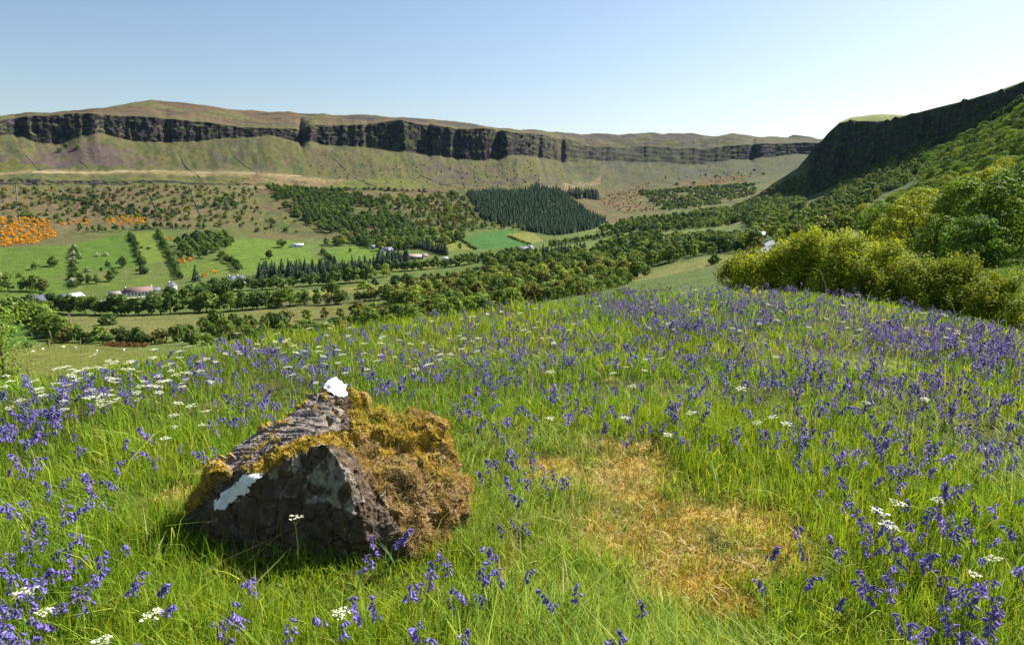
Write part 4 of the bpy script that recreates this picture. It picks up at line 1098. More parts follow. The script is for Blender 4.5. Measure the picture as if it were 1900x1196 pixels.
# ------------------------------------------------------------------ the boulder
def build_boulder():
    pts = []; tagp = []
    def a(px, py, Y, t=''): pts.append(at_y(px, py, Y)); tagp.append(t)
    def g(px, Y, dz=-.06):
        d = ray(px, 900); x = d[0] * Y / d[1]; pts.append(np.array([x, Y, knoll.z_at(x, Y) + dz])); tagp.append('g')
    # crest and grey slab
    for q in [(600, 708, 3.57), (621, 690, 3.62), (644, 702, 3.62), (584, 722, 3.52), (560, 746, 3.46), (520, 768, 3.42), (480, 793, 3.36), (440, 818, 3.30), (405, 848, 3.22), (375, 880, 3.14), (355, 915, 3.06),
              # slab lower / front edge
              (612, 745, 3.44), (590, 772, 3.32), (560, 800, 3.20), (520, 830, 3.10), (480, 858, 3.04), (440, 890, 2.99), (405, 925, 2.955),
              # second knob and saddle
              (640, 750, 3.44), (628, 768, 3.33), (650, 790, 3.31), (600, 790, 3.24), (668, 760, 3.50),
              # front prow
              (580, 823, 3.03), (604, 815, 2.985), (622, 838, 2.94), (640, 872, 2.90), (652, 905, 2.875), (668, 940, 2.85),
              (500, 868, 2.99), (540, 845, 3.0),
              # mossy right shoulder
              (690, 772, 3.52), (730, 768, 3.55), (770, 764, 3.58), (805, 770, 3.56), (822, 790, 3.50), (690, 810, 3.33), (740, 810, 3.36), (790, 815, 3.40), (828, 826, 3.42),
              (670, 850, 3.16), (710, 850, 3.20), (760, 855, 3.24), (815, 862, 3.28), (845, 878, 3.36),
              (690, 900, 3.00), (730, 905, 3.04), (780, 905, 3.08), (830, 905, 3.16), (864, 905, 3.28),
              (700, 940, 2.91), (745, 950, 2.93), (790, 945, 2.99), (840, 940, 3.08), (745, 990, 2.86), (790, 985, 2.92)]: a(*q)
    front = [(335, 3.02), (352, 2.955), (395, 2.90), (450, 2.865), (520, 2.85), (590, 2.82), (640, 2.80), (690, 2.79), (745, 2.79), (800, 2.86), (850, 3.0), (885, 3.2), (880, 3.45), (850, 3.62), (800, 3.72), (700, 3.78), (620, 3.80), (540, 3.72), (460, 3.58), (390, 3.40), (345, 3.2)]
    for px, Y in front: g(px, Y)
    P3 = np.array(pts)
    v2 = [Vector((p[0], p[1])) for p in P3]
    res = delaunay_2d_cdt(v2, [], [], 0, 1e-5)
    tri = np.array(res[2]); orig = [o[0] for o in res[3]]
    P3 = P3[orig]
    me = bpy.data.meshes.new('boulder_base'); me.from_pydata([tuple(p) for p in P3], [], [tuple(t) for t in tri])
    bm = bmesh.new(); bm.from_mesh(me)
    bmesh.ops.recalc_face_normals(bm, faces=bm.faces)
    for _ in range(2): bmesh.ops.subdivide_edges(bm, edges=bm.edges, cuts=1, use_grid_fill=True)
    for _ in range(2): bmesh.ops.smooth_vert(bm, verts=[v for v in bm.verts if not v.is_boundary], factor=.28, use_axis_x=True, use_axis_y=True, use_axis_z=True)
    for _ in range(5):
        bmesh.ops.triangulate(bm, faces=bm.faces)
        long = [e for e in bm.edges if e.calc_length() > .016]
        if not long: break
        bmesh.ops.subdivide_edges(bm, edges=long, cuts=1, use_grid_fill=False)
    bmesh.ops.triangulate(bm, faces=bm.faces)
    bm.verts.ensure_lookup_table(); bm.normal_update()
    for v in bm.verts:
        if v.normal.z < -.2: v.normal.negate()
    co = np.array([v.co for v in bm.verts]); no = np.array([v.normal for v in bm.verts])
    def n3(f, sd): return fbm3(co, f, 4, sd) - .5
    # facets: stepped noise
    st = n3(7, 201); step = np.round(st * 9) / 9
    slabn = fbm((co[:, 0] * .7 - co[:, 1] * .2 - co[:, 2] * .5) * 8, (co[:, 0] * .3 + co[:, 2] + co[:, 1]) * 50, 3, 207) - .5
    d = step * .06 + n3(18, 202) * .05 + n3(55, 203) * .02
    u, vv = pix(co)
    moss, brown, slab, white, lich = rock_zones(u, vv, co, no)
    d = d * (1 - .78 * slab * (1 - moss))
    d = d + moss * (n3(6, 204) * .17 + n3(13, 215) * .06 + n3(30, 209) * .04 + .012) + slab * (1 - moss) * slabn * .022
    co2 = co + no * d[:, None]
    for i, v in enumerate(bm.verts): v.co = co2[i]
    bm.normal_update()
    c = np.zeros((len(co), 3)) + np.array((.105, .076, .05))
    def lerp(c, dcol, f): return c * (1 - f[:, None]) + np.asarray(dcol) * f[:, None]
    c = c * (.7 + 1.1 * (n3(30, 205) + .3)[:, None])
    c = lerp(c, np.array((.30, .27, .245)), slab * (.55 + .45 * sstep(-.1, .15, slabn)))
    c = lerp(c, (.085, .065, .05), slab * sstep(.08, .22, slabn))
    c = lerp(c, (.36, .33, .27), lich * sstep(.04, .12, n3(20, 206)) * .8)
    c = lerp(c, (.30, .20, .025), moss * .9)
    c = lerp(c, (.24, .15, .07), brown * .9)
    c = lerp(c, (.07, .05, .03), brown * sstep(.06, .16, -n3(14, 210)) * .85)
    c = lerp(c, (.42, .27, .035), moss * (1 - brown) * sstep(.05, .2, n3(22, 208)) * .8)
    bme = bpy.data.meshes.new('boulder'); bm.to_mesh(bme); bm.free()
    at = bme.attributes.new('col', 'FLOAT_COLOR', 'POINT'); cc = np.ones((len(co), 4), np.float32); cc[:, :3] = np.clip(c, 0, 1); at.data.foreach_set('color', cc.ravel())
    bme.materials.append(rock_mat('lichened_rock'))
    root = link('boulder', bme)
    tag(root, 'large moss covered boulder with white patches lying in the bluebell meadow', 'boulder')
    tri = np.array([p.vertices[:] for p in bme.polygons])
    cen = co2[tri].mean(1)
    fu, fv = pix(cen)
    nn = np.cross(co2[tri[:, 1]] - co2[tri[:, 0]], co2[tri[:, 2]] - co2[tri[:, 0]]); nn /= np.linalg.norm(nn, axis=1)[:, None] + 1e-9
    nn[nn[:, 2] < -.3] *= -1
    # white patches: raised crusts
    wm = plain_mat('white_crust', (.76, .76, .73), .8, 45, .18, .5)
    def wob(f, sd): return fbm3(cen, f, 4, sd) - .5
    for lab, poly in (('white crust on the peak', [(597, 712), (606, 690), (620, 680), (640, 690), (652, 712), (644, 726), (632, 735), (620, 733), (610, 728), (598, 720)]),
                      ('white crust on the front edge', [(397, 936), (405, 922), (430, 902), (445, 890), (456, 876), (462, 878), (488, 878), (484, 888), (466, 900), (452, 914), (440, 926), (424, 936), (402, 946)])):
        m = inside(np.array(poly), fu + wob(30, 211) * 22, fv + wob(30, 212) * 22)
        sel = tri[m]
        used, inv = np.unique(sel, return_inverse=True)
        off = co2[used] + no[used] * .004 - np.array([0, .004, 0])
        wo = link('white_crust', mesh_np('white_crust', off, inv.reshape(-1, 3), [wm], None, True), root)
        wo['label'] = lab
    # moss fur
    r = np.random.default_rng(5)
    fm = moss_face = (rock_zones(fu, fv, cen, nn)[0])
    area = np.linalg.norm(np.cross(co2[tri[:, 1]] - co2[tri[:, 0]], co2[tri[:, 2]] - co2[tri[:, 0]]), axis=1) / 2
    gap = sstep(-.10, -.02, fbm3(cen, 11, 3, 231) - .5)
    w = area * np.clip(fm, 0, 1) * (nn[:, 1] < .35) * (.12 + .88 * gap); w /= w.sum()
    n = 32000; k = r.choice(len(tri), n, p=w)
    b = r.dirichlet((1, 1, 1), n)
    p = (co2[tri[k]] * b[:, :, None]).sum(1)
    dirn = nn[k] + r.normal(size=(n, 3)) * .55 + [0, 0, .15]; dirn /= np.linalg.norm(dirn, axis=1)[:, None]
    ln = r.uniform(.006, .02, n)[:, None] * np.where(r.random(n) < .05, 2.2, 1)[:, None]
    side = np.cross(dirn, r.normal(size=(n, 3))); side /= np.linalg.norm(side, axis=1)[:, None]
    v = np.stack([p - side * .0016, p + side * .0016, p + dirn * ln], 1).reshape(-1, 3)
    br = rock_zones(fu[k], fv[k], cen[k], nn[k])[1]
    pal = np.array([(.46, .30, .03), (.56, .42, .06), (.38, .28, .035), (.28, .29, .04)]); palb = np.array([(.40, .28, .14), (.50, .39, .24), (.26, .17, .09), (.38, .29, .08)])
    cidx = r.integers(0, 4, n)
    cl = np.where((r.random(n) < br * .85)[:, None], palb[cidx], pal[cidx]) * r.uniform(.7, 1.3, n)[:, None]
    mo = link('moss', mesh_np('moss', v, np.arange(n * 3).reshape(n, 3), [M['stem']], np.repeat(cl, 3, axis=0)), root)
    mo['kind'] = 'stuff'; mo['label'] = 'golden moss on the boulder'
    return root

def pix(co):
    d = co - np.array([0, 0, CAM_Z])
    yc = d[:, 1] * CP - d[:, 2] * SP; zc = d[:, 1] * SP + d[:, 2] * CP
    return 950 + F * d[:, 0] / yc, 598 - F * zc / yc
def rock_zones(u, v, co, no):
    """which lichen/moss covers which part of the boulder (outlines read off the photograph)"""
    f = 9
    n = fbm3(co, f, 4, 221) - .5
    n2 = fbm3(co, 30, 3, 222) - .5
    du = u + n * 26 + n2 * 14; dv = v + n * 22 + n2 * 14
    def inn(poly): return inside(np.array(poly), du, dv).astype(float)
    slab = inn([(580, 690), (605, 720), (640, 760), (630, 790), (590, 800), (540, 812), (480, 850), (430, 880), (360, 910), (330, 880), (400, 800), (500, 740)])
    mossA = inn([(455, 882), (520, 828), (570, 804), (620, 794), (646, 804), (640, 832), (600, 822), (560, 838), (500, 872), (470, 886)])      # band over the prow
    mossB = inn([(300, 870), (380, 860), (430, 870), (440, 885), (400, 920), (330, 960), (290, 950)])                                        # foot of the slab
    mossC = inn([(640, 700), (670, 740), (700, 755), (850, 750), (900, 900), (800, 1030), (752, 1040), (742, 975), (705, 925), (682, 885), (640, 830), (650, 790), (655, 750)])
    moss = np.clip(mossA + mossB + mossC + sstep(.12, .2, n2 + n * .5) * slab * .9, 0, 1)
    brown = mossC * sstep(-.12, .12, (v - 850) / 400 + n * 1.2)
    front = (no[:, 1] < -.55).astype(float)
    lich = inn([(500, 880), (560, 840), (600, 850), (640, 900), (660, 950), (600, 930), (520, 930)])
    moss = moss * (1 - front * (du < 690) * (dv > 880) * (du > 380))
    return moss, brown, slab * (1 - mossC), None, np.clip(lich + inn([(570, 820), (620, 815), (650, 890), (680, 930), (640, 930), (600, 850)]) * .9, 0, 1)
boulder = build_boulder()
ROCK_XY = np.array([(lambda p: (p[0], p[1]))(PK(px, py)) for px, py in ((345, 965), (420, 1000), (560, 1030), (740, 1020), (800, 975), (868, 915))] + [(-.25, 3.62), (-.45, 3.75), (-1.0, 3.75), (-1.4, 3.5), (-1.55, 3.2)])
def on_rock(x, y): return inside(ROCK_XY, x, y)

# ------------------------------------------------------------------ grass
def blade(mb, base, h, w, lean, az, colr, seg=4, tip=.75):
    d = np.array([math.cos(az), math.sin(az), 0]); s = np.array([-d[1], d[0], 0])
    v = []; t = np.linspace(0, 1, seg + 1)
    for k in t:
        c = np.asarray(base) + d * lean * k ** 2.0 + np.array([0, 0, h * (k - .25 * (lean / max(h, .01)) * k ** 3)])
        ww = w * (1 - k ** 1.6) * (1 if k > 0 else .7)
        v += [c - s * ww, c + s * ww]
    q = [(2 * i, 2 * i + 1, 2 * i + 3, 2 * i + 2) for i in range(seg)]
    mb.add(v, q, None, colr)
GP = [(.10, .19, .022), (.13, .225, .025), (.075, .155, .02), (.17, .235, .03), (.115, .20, .03)]
STR = [(.38, .32, .13), (.30, .27, .08), (.24, .25, .06)]
def tuft(seed, nb, rad, hmin, hmax, lean, straw=.06, wid=.0026, bias=None, pal=GP):
    r = np.random.default_rng(seed); mb = MB()
    for i in range(nb):
        a = r.uniform(0, 6.28); d = rad * math.sqrt(r.random())
        az = r.uniform(0, 6.28) if bias is None else r.normal(bias, .8)
        c = pal[int(r.integers(len(pal)))] if r.random() > straw else STR[int(r.integers(3))]
        h = r.uniform(hmin, hmax)
        blade(mb, (math.cos(a) * d, math.sin(a) * d, -.01), h, wid * r.uniform(.7, 1.5), h * lean * r.uniform(.25, 1.5), az, np.array(c) * r.uniform(.75, 1.25), 2)
    return mb.mesh('tuft', [M['grass']])
def blades(name, base, h, w, lean, az, colr, mat, label, seg=3):
    """one mesh of many curved blades; arrays of length n"""
    n = len(base)
    d = np.stack([np.cos(az), np.sin(az), np.zeros(n)], -1)
    fa = rng.uniform(0, 2 * np.pi, n)                    # blade faces any way
    s = np.stack([np.cos(fa), np.sin(fa), np.zeros(n)], -1)
    rows = []; cols = []
    ts = np.linspace(0, 1, seg + 1)
    for k in ts:
        c = base + d * (lean * k ** 2)[:, None] + np.stack([np.zeros(n), np.zeros(n), h * k - .3 * np.minimum(lean, h) * k ** 3], -1)
        ww = (w * (1 - .85 * k ** 1.8))[:, None]
        col = colr
        if k < 1: rows += [c - s * ww, c + s * ww]; cols += [col, col]
        else: rows += [c]; cols += [col]
    m = len(rows)
    v = np.stack(rows, 1).reshape(-1, 3); cc = np.stack(cols, 1).reshape(-1, 3)
    o = (np.arange(n) * m)[:, None]
    q = np.concatenate([o + np.array([[2 * i, 2 * i + 1, 2 * i + 3, 2 * i + 2]]) for i in range(seg - 1)])
    t = o + np.array([[2 * seg - 2, 2 * seg - 1, 2 * seg]])
    ob = link(name, mesh_np(name, v, [q, t], [M[mat]], cc))
    return tag(ob, label, None, None, 'stuff')
def knoll_points(n, rmin, rmax, thmax=.74):
    """points on the knoll, thinning with distance"""
    return rng.uniform(-thmax, thmax, n), rmin * (rmax / rmin) ** rng.random(n)
def kz(th, r):
    j = np.interp(th, knoll.TH, np.arange(len(knoll.TH))); j0 = np.clip(j.astype(int), 0, len(knoll.TH) - 2); fj = j - j0
    i = np.interp(r, knoll.R[:, 0], np.arange(knoll.R.shape[0])); i0 = np.clip(i.astype(int), 0, knoll.R.shape[0] - 2); fi = i - i0
    Z = knoll.Z
    return (Z[i0, j0] * (1 - fi) + Z[i0 + 1, j0] * fi) * (1 - fj) + (Z[i0, j0 + 1] * (1 - fi) + Z[i0 + 1, j0 + 1] * fi) * fj
def meadow_grass(n, outside=False):
    th, r = knoll_points(n, 1.5, 20)
    if outside: th = rng.uniform(.70, 1.25, n) * rng.choice((-1, 1, 1), n); r = 1.0 * (16 / 1.0) ** rng.random(n)
    else: r[::3] = 1.5 * (5.5 / 1.5) ** rng.random(len(r[::3]))
    # gather blades into tufts
    k = n // 14
    ti = rng.integers(0, k, n); th = th[:k][ti]; r = r[:k][ti]
    x, y = r * np.sin(th), r * np.cos(th)
    sp = .035 + .010 * r
    x = x + rng.normal(0, 1, n) * sp; y = y + rng.normal(0, 1, n) * sp
    th, r = np.arctan2(x, y), np.hypot(x, y)
    mw = moss_weight(x, y)
    keep = ~on_rock(x, y) & (rng.random(n) > mw * .66) & (r > (.8 if outside else 1.2))
    th, r, x, y, mw, ti = th[keep], r[keep], x[keep], y[keep], mw[keep], ti[keep]; n = len(x)
    tall = fbm(x * .9, y * .9, 3, 301)
    trnd = _hash(ti.astype(float), ti * 0.0, 5)
    h = (.055 + .13 * tall ** 1.2) * rng.uniform(.55, 1.5, n) * (.8 + .4 * trnd)
    h *= np.where(rng.random(n) < .04, 1.7, 1) * (1 - .42 * mw)
    # cropped close to the front of the boulder
    front = np.exp(-(((x + .62) / .75) ** 2 + ((y - 2.62) / .30) ** 2) ** 1.5)
    h *= 1 - .68 * front
    w = .0021 * rng.uniform(.6, 1.5, n) * np.maximum(1, r / 3.6) ** .85
    lodge = sstep(.58, .68, fbm(x * .55, y * .55, 3, 302))
    wind = (fbm(x * .35, y * .35, 2, 303) - .5) * 5 + 2.6
    tdir = _hash(ti.astype(float), ti * 0.0, 9) * 6.28
    az = np.where(rng.random(n) < lodge * .8, wind + rng.normal(0, .5, n), tdir + rng.normal(0, 1.3, n))
    lean = h * np.abs(rng.normal(.34, .34, n)) * (1 + 1.2 * lodge)
    arch = rng.random(n) < .03
    h[arch] *= 1.35; lean[arch] = h[arch] * rng.uniform(.7, 1.6, arch.sum()); w[arch] *= 1.5
    h = h * (1 - .2 * lodge)
    pal = np.array(GP); c = pal[rng.integers(0, len(pal), n)] * rng.uniform(.7, 1.3, (n, 1)) * (.8 + .4 * trnd)[:, None]
    yel = sstep(.42, .62, fbm(x * .5 + 9, y * .5, 3, 304))[:, None]
    c = c * (1 - yel * .5) + c * np.array([1.55, 1.18, .9]) * yel * .5
    st = rng.random(n) < .05 + .3 * mw
    c[st] = np.array(STR)[rng.integers(0, 3, st.sum())] * rng.uniform(.7, 1.2, (st.sum(), 1))
    z = kz(th, r)
    if outside: w = w * 1.6
    blades('grass', np.stack([x, y, z - .01], -1), h, w, lean, az, c, 'grass', 'bright green meadow grass spreading past both sides of the view' if outside else 'bright green meadow grass around the boulder and over the knoll')
GP = [(.125, .245, .016), (.17, .285, .02), (.085, .19, .016), (.25, .32, .03), (.15, .26, .022)]
STR = [(.50, .43, .18), (.42, .38, .12), (.36, .37, .09)]
meadow_grass(225000)
meadow_grass(42000, True)
def boulder_grass():
    me = boulder.data; n0 = len(me.vertices)
    co = np.zeros(n0 * 3, np.float32); me.vertices.foreach_get('co', co); co = co.reshape(-1, 3).astype(float)
    u, v = pix(co)
    m = inside(np.array([(655, 730), (690, 760), (760, 770), (770, 800), (700, 810), (650, 790)]), u, v) | (inside(np.array([(640, 790), (800, 790), (850, 900), (760, 1000), (700, 900)]), u, v) & (rng.random(n0) < .12))
    k = np.nonzero(m)[0]; k = k[rng.integers(0, len(k), 700)]; n = len(k)
    h = rng.uniform(.03, .11, n)
    pal = np.array([(.30, .33, .05), (.42, .36, .10), (.20, .28, .03)]); 
    o = blades('grass_tuft', co[k] - [0, 0, .005], h, np.full(n, .0017), h * rng.uniform(.2, 1.0, n), rng.uniform(0, 6.28, n), pal[rng.integers(0, 3, n)] * rng.uniform(.7, 1.2, (n, 1)), 'grass', 'thin grass rooted in the moss on top of the boulder')
    o.parent = boulder
boulder_grass()
def boulder_thatch():
    me = boulder.data; n0 = len(me.vertices)
    co = np.zeros(n0 * 3, np.float32); me.vertices.foreach_get('co', co); co = co.reshape(-1, 3).astype(float)
    no = np.zeros(n0 * 3, np.float32); me.vertices.foreach_get('normal', no); no = no.reshape(-1, 3).astype(float)
    u, v = pix(co)
    m = inside(np.array([(690, 850), (760, 840), (830, 860), (880, 900), (800, 1020), (750, 1020), (740, 950), (700, 910)]), u, v) & (fbm3(co, 10, 3, 233) > .5)
    k = np.nonzero(m)[0]; k = k[rng.integers(0, len(k), 1700)]; n = len(k)
    az = np.arctan2(no[k, 1], no[k, 0]) + rng.normal(0, .5, n)
    h = rng.uniform(.004, .02, n)
    pal = np.array([(.52, .40, .22), (.40, .29, .14), (.30, .20, .10), (.44, .38, .12)])
    o = blades('dry_thatch', co[k], h, np.full(n, .0013), rng.uniform(.02, .06, n), az, pal[rng.integers(0, 4, n)] * rng.uniform(.7, 1.2, (n, 1)), 'stem', 'dry beige thatch hanging from the right side of the boulder')
    o.parent = boulder
boulder_thatch()
def moss_patch(n):
    th, r = knoll_points(n, 1.6, 6.5, .5); x, y = r * np.sin(th), r * np.cos(th)
    mw = moss_weight(x, y); keep = (mw > rng.random(n) * .9 + .05) & ~on_rock(x, y)
    th, r, x, y = th[keep], r[keep], x[keep], y[keep]; n = len(x)
    lump = fbm(x * 9, y * 9, 3, 305)
    pal = np.array([(.52, .33, .03), (.42, .27, .03), (.46, .37, .12), (.50, .41, .20), (.30, .28, .04), (.20, .14, .06)])
    ci = np.clip(((fbm(x * 4, y * 4, 3, 306) - .3) * 9 + rng.normal(0, 1.2, n)).astype(int), 0, 5)
    c = pal[ci] * rng.uniform(.65, 1.3, (n, 1))
    h = rng.uniform(.010, .034, n) + .03 * np.clip(lump - .4, 0, 1)
    lg = rng.random(n) < .05; h[lg] *= 3
    blades('ground_moss', np.stack([x, y, kz(th, r) + np.clip(lump - .45, 0, 1) * .05], -1), h, np.full(n, .0022), h * rng.uniform(.2, 1.6, n), rng.uniform(0, 6.28, n), c, 'stem', 'yellow moss and dry grass patch right of the boulder', 2)
moss_patch(110000)
# coarse grass on the gully side and slope beyond the crest, seen from afar
far_t = [tuft(550 + i, 60, .5, .10, .28, .8, .12, .012) for i in range(3)]
def slope_grass(n, pxs, rs):
    px = rng.uniform(*pxs, n); r = rs[0] * (rs[1] / rs[0]) ** rng.random(n)
    th = np.array([thd(p, 560) for p in px]); x, y = r * np.sin(th), r * np.cos(th)
    z = np.array([max(s.z_at(a, b) for s in SHEETS) for a, b in zip(x, y)])
    sc = rng.uniform(.8, 1.6, n) * (.6 + r / 60)
    mass('slope_grass', far_t, np.stack([x, y, z], -1), np.stack([np.zeros(n), np.zeros(n), rng.uniform(0, 6.28, n)], -1), np.repeat(sc[:, None], 3, 1), rng.integers(0, 3, n), 'tussocky grass on the bank of the gully at the right border')
slope_grass(2600, (1560, 2000), (21, 110))
print('grass', time.time() - T0)

# ------------------------------------------------------------------ bluebells
VIO = [(.20, .165, .56), (.17, .145, .50), (.25, .21, .62), (.15, .135, .44)]
def bell_mesh(seed):
    r = np.random.default_rng(seed); mb = MB()
    sides = 6; L = .0185
    prof = [(0, .0016), (.18, .0037), (.62, .0042), (.88, .0056), (1.0, .0088), (.9, .0105)]
    ang = np.arange(sides) * 2 * np.pi / sides
    v = []; 
    for k, (t, rad) in enumerate(prof):
        rr = np.full(sides, rad)
        v += [(math.cos(a) * q, math.sin(a) * q, -t * L) for a, q in zip(ang, rr)]
    q = [(i * sides + j, i * sides + (j + 1) % sides, (i + 1) * sides + (j + 1) % sides, (i + 1) * sides + j) for i in range(len(prof) - 3) for j in range(sides)]
    # six recurved petal tips
    n0 = (len(prof) - 3) * sides
    t3 = [(n0 + j, n0 + (j + 1) % sides, n0 + sides + j) for j in range(sides)] + [(n0 + sides + j, n0 + (j + 1) % sides, n0 + 2 * sides + j) for j in range(sides)]
    c = np.array(VIO[seed % 4])
    cc = np.repeat(np.array([c * f for f in (.75, .85, 1.0, 1.1, 1.25, 1.3)]), sides, axis=0)
    mb.add(v, q, t3, cc)
    return mb.mesh('bell', [M['flower']])
bells = [bell_mesh(i) for i in range(4)]
class Blue:
    """one bluebell plant: stem curve, bell positions, leaves"""
    def __init__(s, seed):
        r = np.random.default_rng(seed); s.h = r.uniform(.21, .29); az = r.uniform(0, 6.28); s.az = az
        d = np.array([math.cos(az), math.sin(az), 0]); nod = r.uniform(.025, .06)
        t = np.linspace(0, 1, 9)
        s.pts = np.array([d * (nod * k ** 4 + .02 * k) + np.array([0, 0, s.h * (k if k < .8 else .8 + (k - .8) * (1 - 2.0 * (k - .8)))]) for k in t])
        mb = MB(); mb.tube(s.pts, np.linspace(.0024, .0012, 9), 4, (.13, .17, .04)); s.stem = mb.mesh('stem', [M['stem']])
        s.bell = []
        nb = int(r.integers(6, 12))
        for i in range(nb):
            k = .66 + .34 * i / (nb - 1)
            c = np.array([np.interp(k, t, s.pts[:, a]) for a in range(3)])
            sd = az + r.normal(0, 1.0)
            out = np.array([math.cos(sd), math.sin(sd), 0])
            pos = c + out * r.uniform(.006, .015) + [0, 0, r.uniform(-.004, .006)]
            tilt = r.uniform(.25, .95) if i < nb - 2 else r.uniform(.7, 1.4)
            s.bell.append((pos, (0, -tilt, sd), r.uniform(.95, 1.35), int(r.integers(4))))
        mb = MB()
        for i in range(int(r.integers(2, 5))): blade(mb, (0, 0, -.01), r.uniform(.10, .17), .005, r.uniform(.08, .16), r.uniform(0, 6.28), (.07, .15, .025), 5)
        s.leaf = mb.mesh('leaf', [M['grass']])
        # all bells as one head, and the whole plant as one piece
        hb = MB()
        for pos, e, sc, bi in s.bell:
            m = Matrix.Translation(pos) @ Euler((e[0], e[1], e[2]), 'XYZ').to_matrix().to_4x4() @ Matrix.Scale(sc, 4)
            b = bells[bi]; n = len(b.vertices)
            v = np.zeros(n * 3, np.float32); b.vertices.foreach_get('co', v); v = v.reshape(-1, 3)
            cl = np.zeros(n * 4, np.float32); b.attributes['col'].data.foreach_get('color', cl)
            mm = np.array(m); v = v @ mm[:3, :3].T + mm[:3, 3]
            qs = [p.vertices[:] for p in b.polygons if len(p.vertices) == 4]; ts = [p.vertices[:] for p in b.polygons if len(p.vertices) == 3]
            hb.add(v, qs, ts, cl.reshape(-1, 4)[:, :3])
        s.head = hb.mesh('flower_head', [M['flower']])
        hb.tube(s.pts, np.linspace(.0024, .0012, 9), 4, (.13, .17, .04)); s.whole = hb.mesh('bluebell', [M['flower']])
blues = [Blue(600 + i) for i in range(9)]

DENS = [  # photo polygon of flower heads, how many
 ([(0, 705), (120, 680), (250, 655), (400, 625), (480, 615), (560, 640), (400, 700), (250, 720), (100, 760), (0, 790)], 200),
 ([(400, 625), (520, 605), (640, 600), (760, 582), (860, 565), (900, 600), (880, 690), (700, 720), (560, 700), (480, 660)], 230),
 ([(860, 565), (960, 552), (1080, 540), (1180, 530), (1180, 600), (1100, 640), (980, 700), (880, 690)], 250),
 ([(1080, 540), (1250, 524), (1400, 520), (1500, 524), (1500, 580), (1400, 600), (1200, 600)], 820),
 ([(1500, 524), (1620, 540), (1720, 562), (1820, 585), (1900, 600), (1960, 620), (1960, 690), (1800, 660), (1640, 620), (1500, 580)], 900),
 ([(1180, 600), (1500, 580), (1640, 620), (1800, 660), (1900, 690), (1900, 760), (1700, 740), (1450, 700), (1250, 690), (1100, 650)], 420),
 ([(980, 680), (1250, 690), (1500, 710), (1750, 750), (1900, 770), (1900, 850), (1650, 830), (1450, 800), (1250, 810), (1080, 770)], 170),
 ([(1480, 800), (1700, 820), (1900, 850), (1900, 1190), (1780, 1180), (1680, 1000), (1560, 930), (1450, 860)], 90),
 ([(1380, 960), (1560, 930), (1700, 1000), (1750, 1196), (1500, 1190)], 26),
 ([(0, 760), (120, 750), (200, 800), (250, 860), (180, 930), (180, 1080), (100, 1196), (0, 1196)], 75),
 ([(180, 930), (330, 1050), (520, 1090), (500, 1196), (120, 1196)], 12),
 ([(780, 1000), (960, 990), (1180, 1080), (1160, 1196), (800, 1196)], 14),
 ([(850, 830), (960, 800), (1060, 850), (980, 960), (880, 940)], 20),
 ([(700, 690), (900, 690), (1060, 770), (960, 800), (860, 770)], 40),
 ([(380, 700), (560, 700), (560, 745), (420, 770)], 30),
 ([(220, 790), (420, 750), (400, 830), (250, 850)], 12),
 ([(520, 1090), (800, 1060), (800, 1196), (520, 1196)], 10)]
EXACT = [(368, 930), (700, 905), (722, 910), (742, 915), (815, 885), (470, 1015), (290, 800), (850, 830), (650, 1025), (170, 870), (185, 862), (205, 850), (1072, 1070), (1190, 1085), (925, 1005), (907, 1060), (1060, 1090), (1150, 1160), (1062, 1140), (210, 1065), (395, 1120), (490, 1070), (1015, 850), (1035, 855), (975, 945)]
FL = []
for poly, cnt in DENS:
    pa = np.array(poly, float); lo, hi = pa.min(0), pa.max(0); got = 0; tries = 0
    while got < cnt and tries < 40:
        tries += 1
        q = rng.uniform(lo, hi, (cnt * 3, 2))
        ok = inside(pa, q[:, 0], q[:, 1]) & (fbm(q[:, 0] / 26, q[:, 1] / 18, 3, 311) > rng.uniform(.22, .60, len(q)))
        for a, b in q[ok]:
            if got >= cnt: break
            p = PK(a, b, .235)
            if p is None or on_rock(np.array([p[0]]), np.array([p[1]]))[0] or p[1] > 24: continue
            FL.append((p, math.hypot(p[0], p[1]))); got += 1
for a, b in EXACT:
    p = PK(a, b, .235)
    if p is not None:
        if on_rock(np.array([p[0]]), np.array([p[1]]))[0]: p[1] = 2.74; p[0] = p[0] * .93; p[2] = knoll.z_at(p[0], p[1])
        FL.append((p, math.hypot(p[0], p[1]) - 5))
FL.sort(key=lambda t: t[1])
def whereabouts(px, py):
    if 320 < px < 900 and py > 860: return 'just before the boulder'
    if px < 330 and py > 860: return 'in grass left of boulder'
    if px < 500: return 'behind boulder to its left'
    if py > 980 and px < 1250: return 'near bottom, right of boulder'
    if px >= 1400: return 'in thick drift at right'
    if py > 800: return 'beside the yellow moss patch'
    return 'between boulder and crest'
sel = FL[:300]; zone = []
for p, rr in sel:
    u_, v_ = pix(np.array([[p[0], p[1], p[2] + .235]])); zone.append(whereabouts(float(u_[0]), float(v_[0])))
LB = [None] * len(sel)
for zn in set(zone):
    ii = [i for i, q in enumerate(zone) if q == zn]
    for i, lb in zip(ii, which(ii, 'violet bluebell ' + zn, [(sel[i][0][0], sel[i][0][1]) for i in ii])): LB[i] = lb
for i, (p, rr) in enumerate(sel):
    b = blues[i % len(blues)]
    sc = rng.uniform(.68, 1.05)
    o = empty('bluebell', tuple(p), (rng.normal(0, .16), rng.normal(0, .16), rng.uniform(0, 6.28)), sc)
    tag(o, LB[i], 'bluebell', 'bluebells ' + zone[i])
    link('stem', b.stem, o); link('leaf', b.leaf, o)
    if i < 70:
        for pos, e, s_, bi in b.bell: link('bell', bells[bi], o, pos, e, s_)
    else: link('flower_head', b.head, o)
rest = [p for p, rr in FL[300:]]
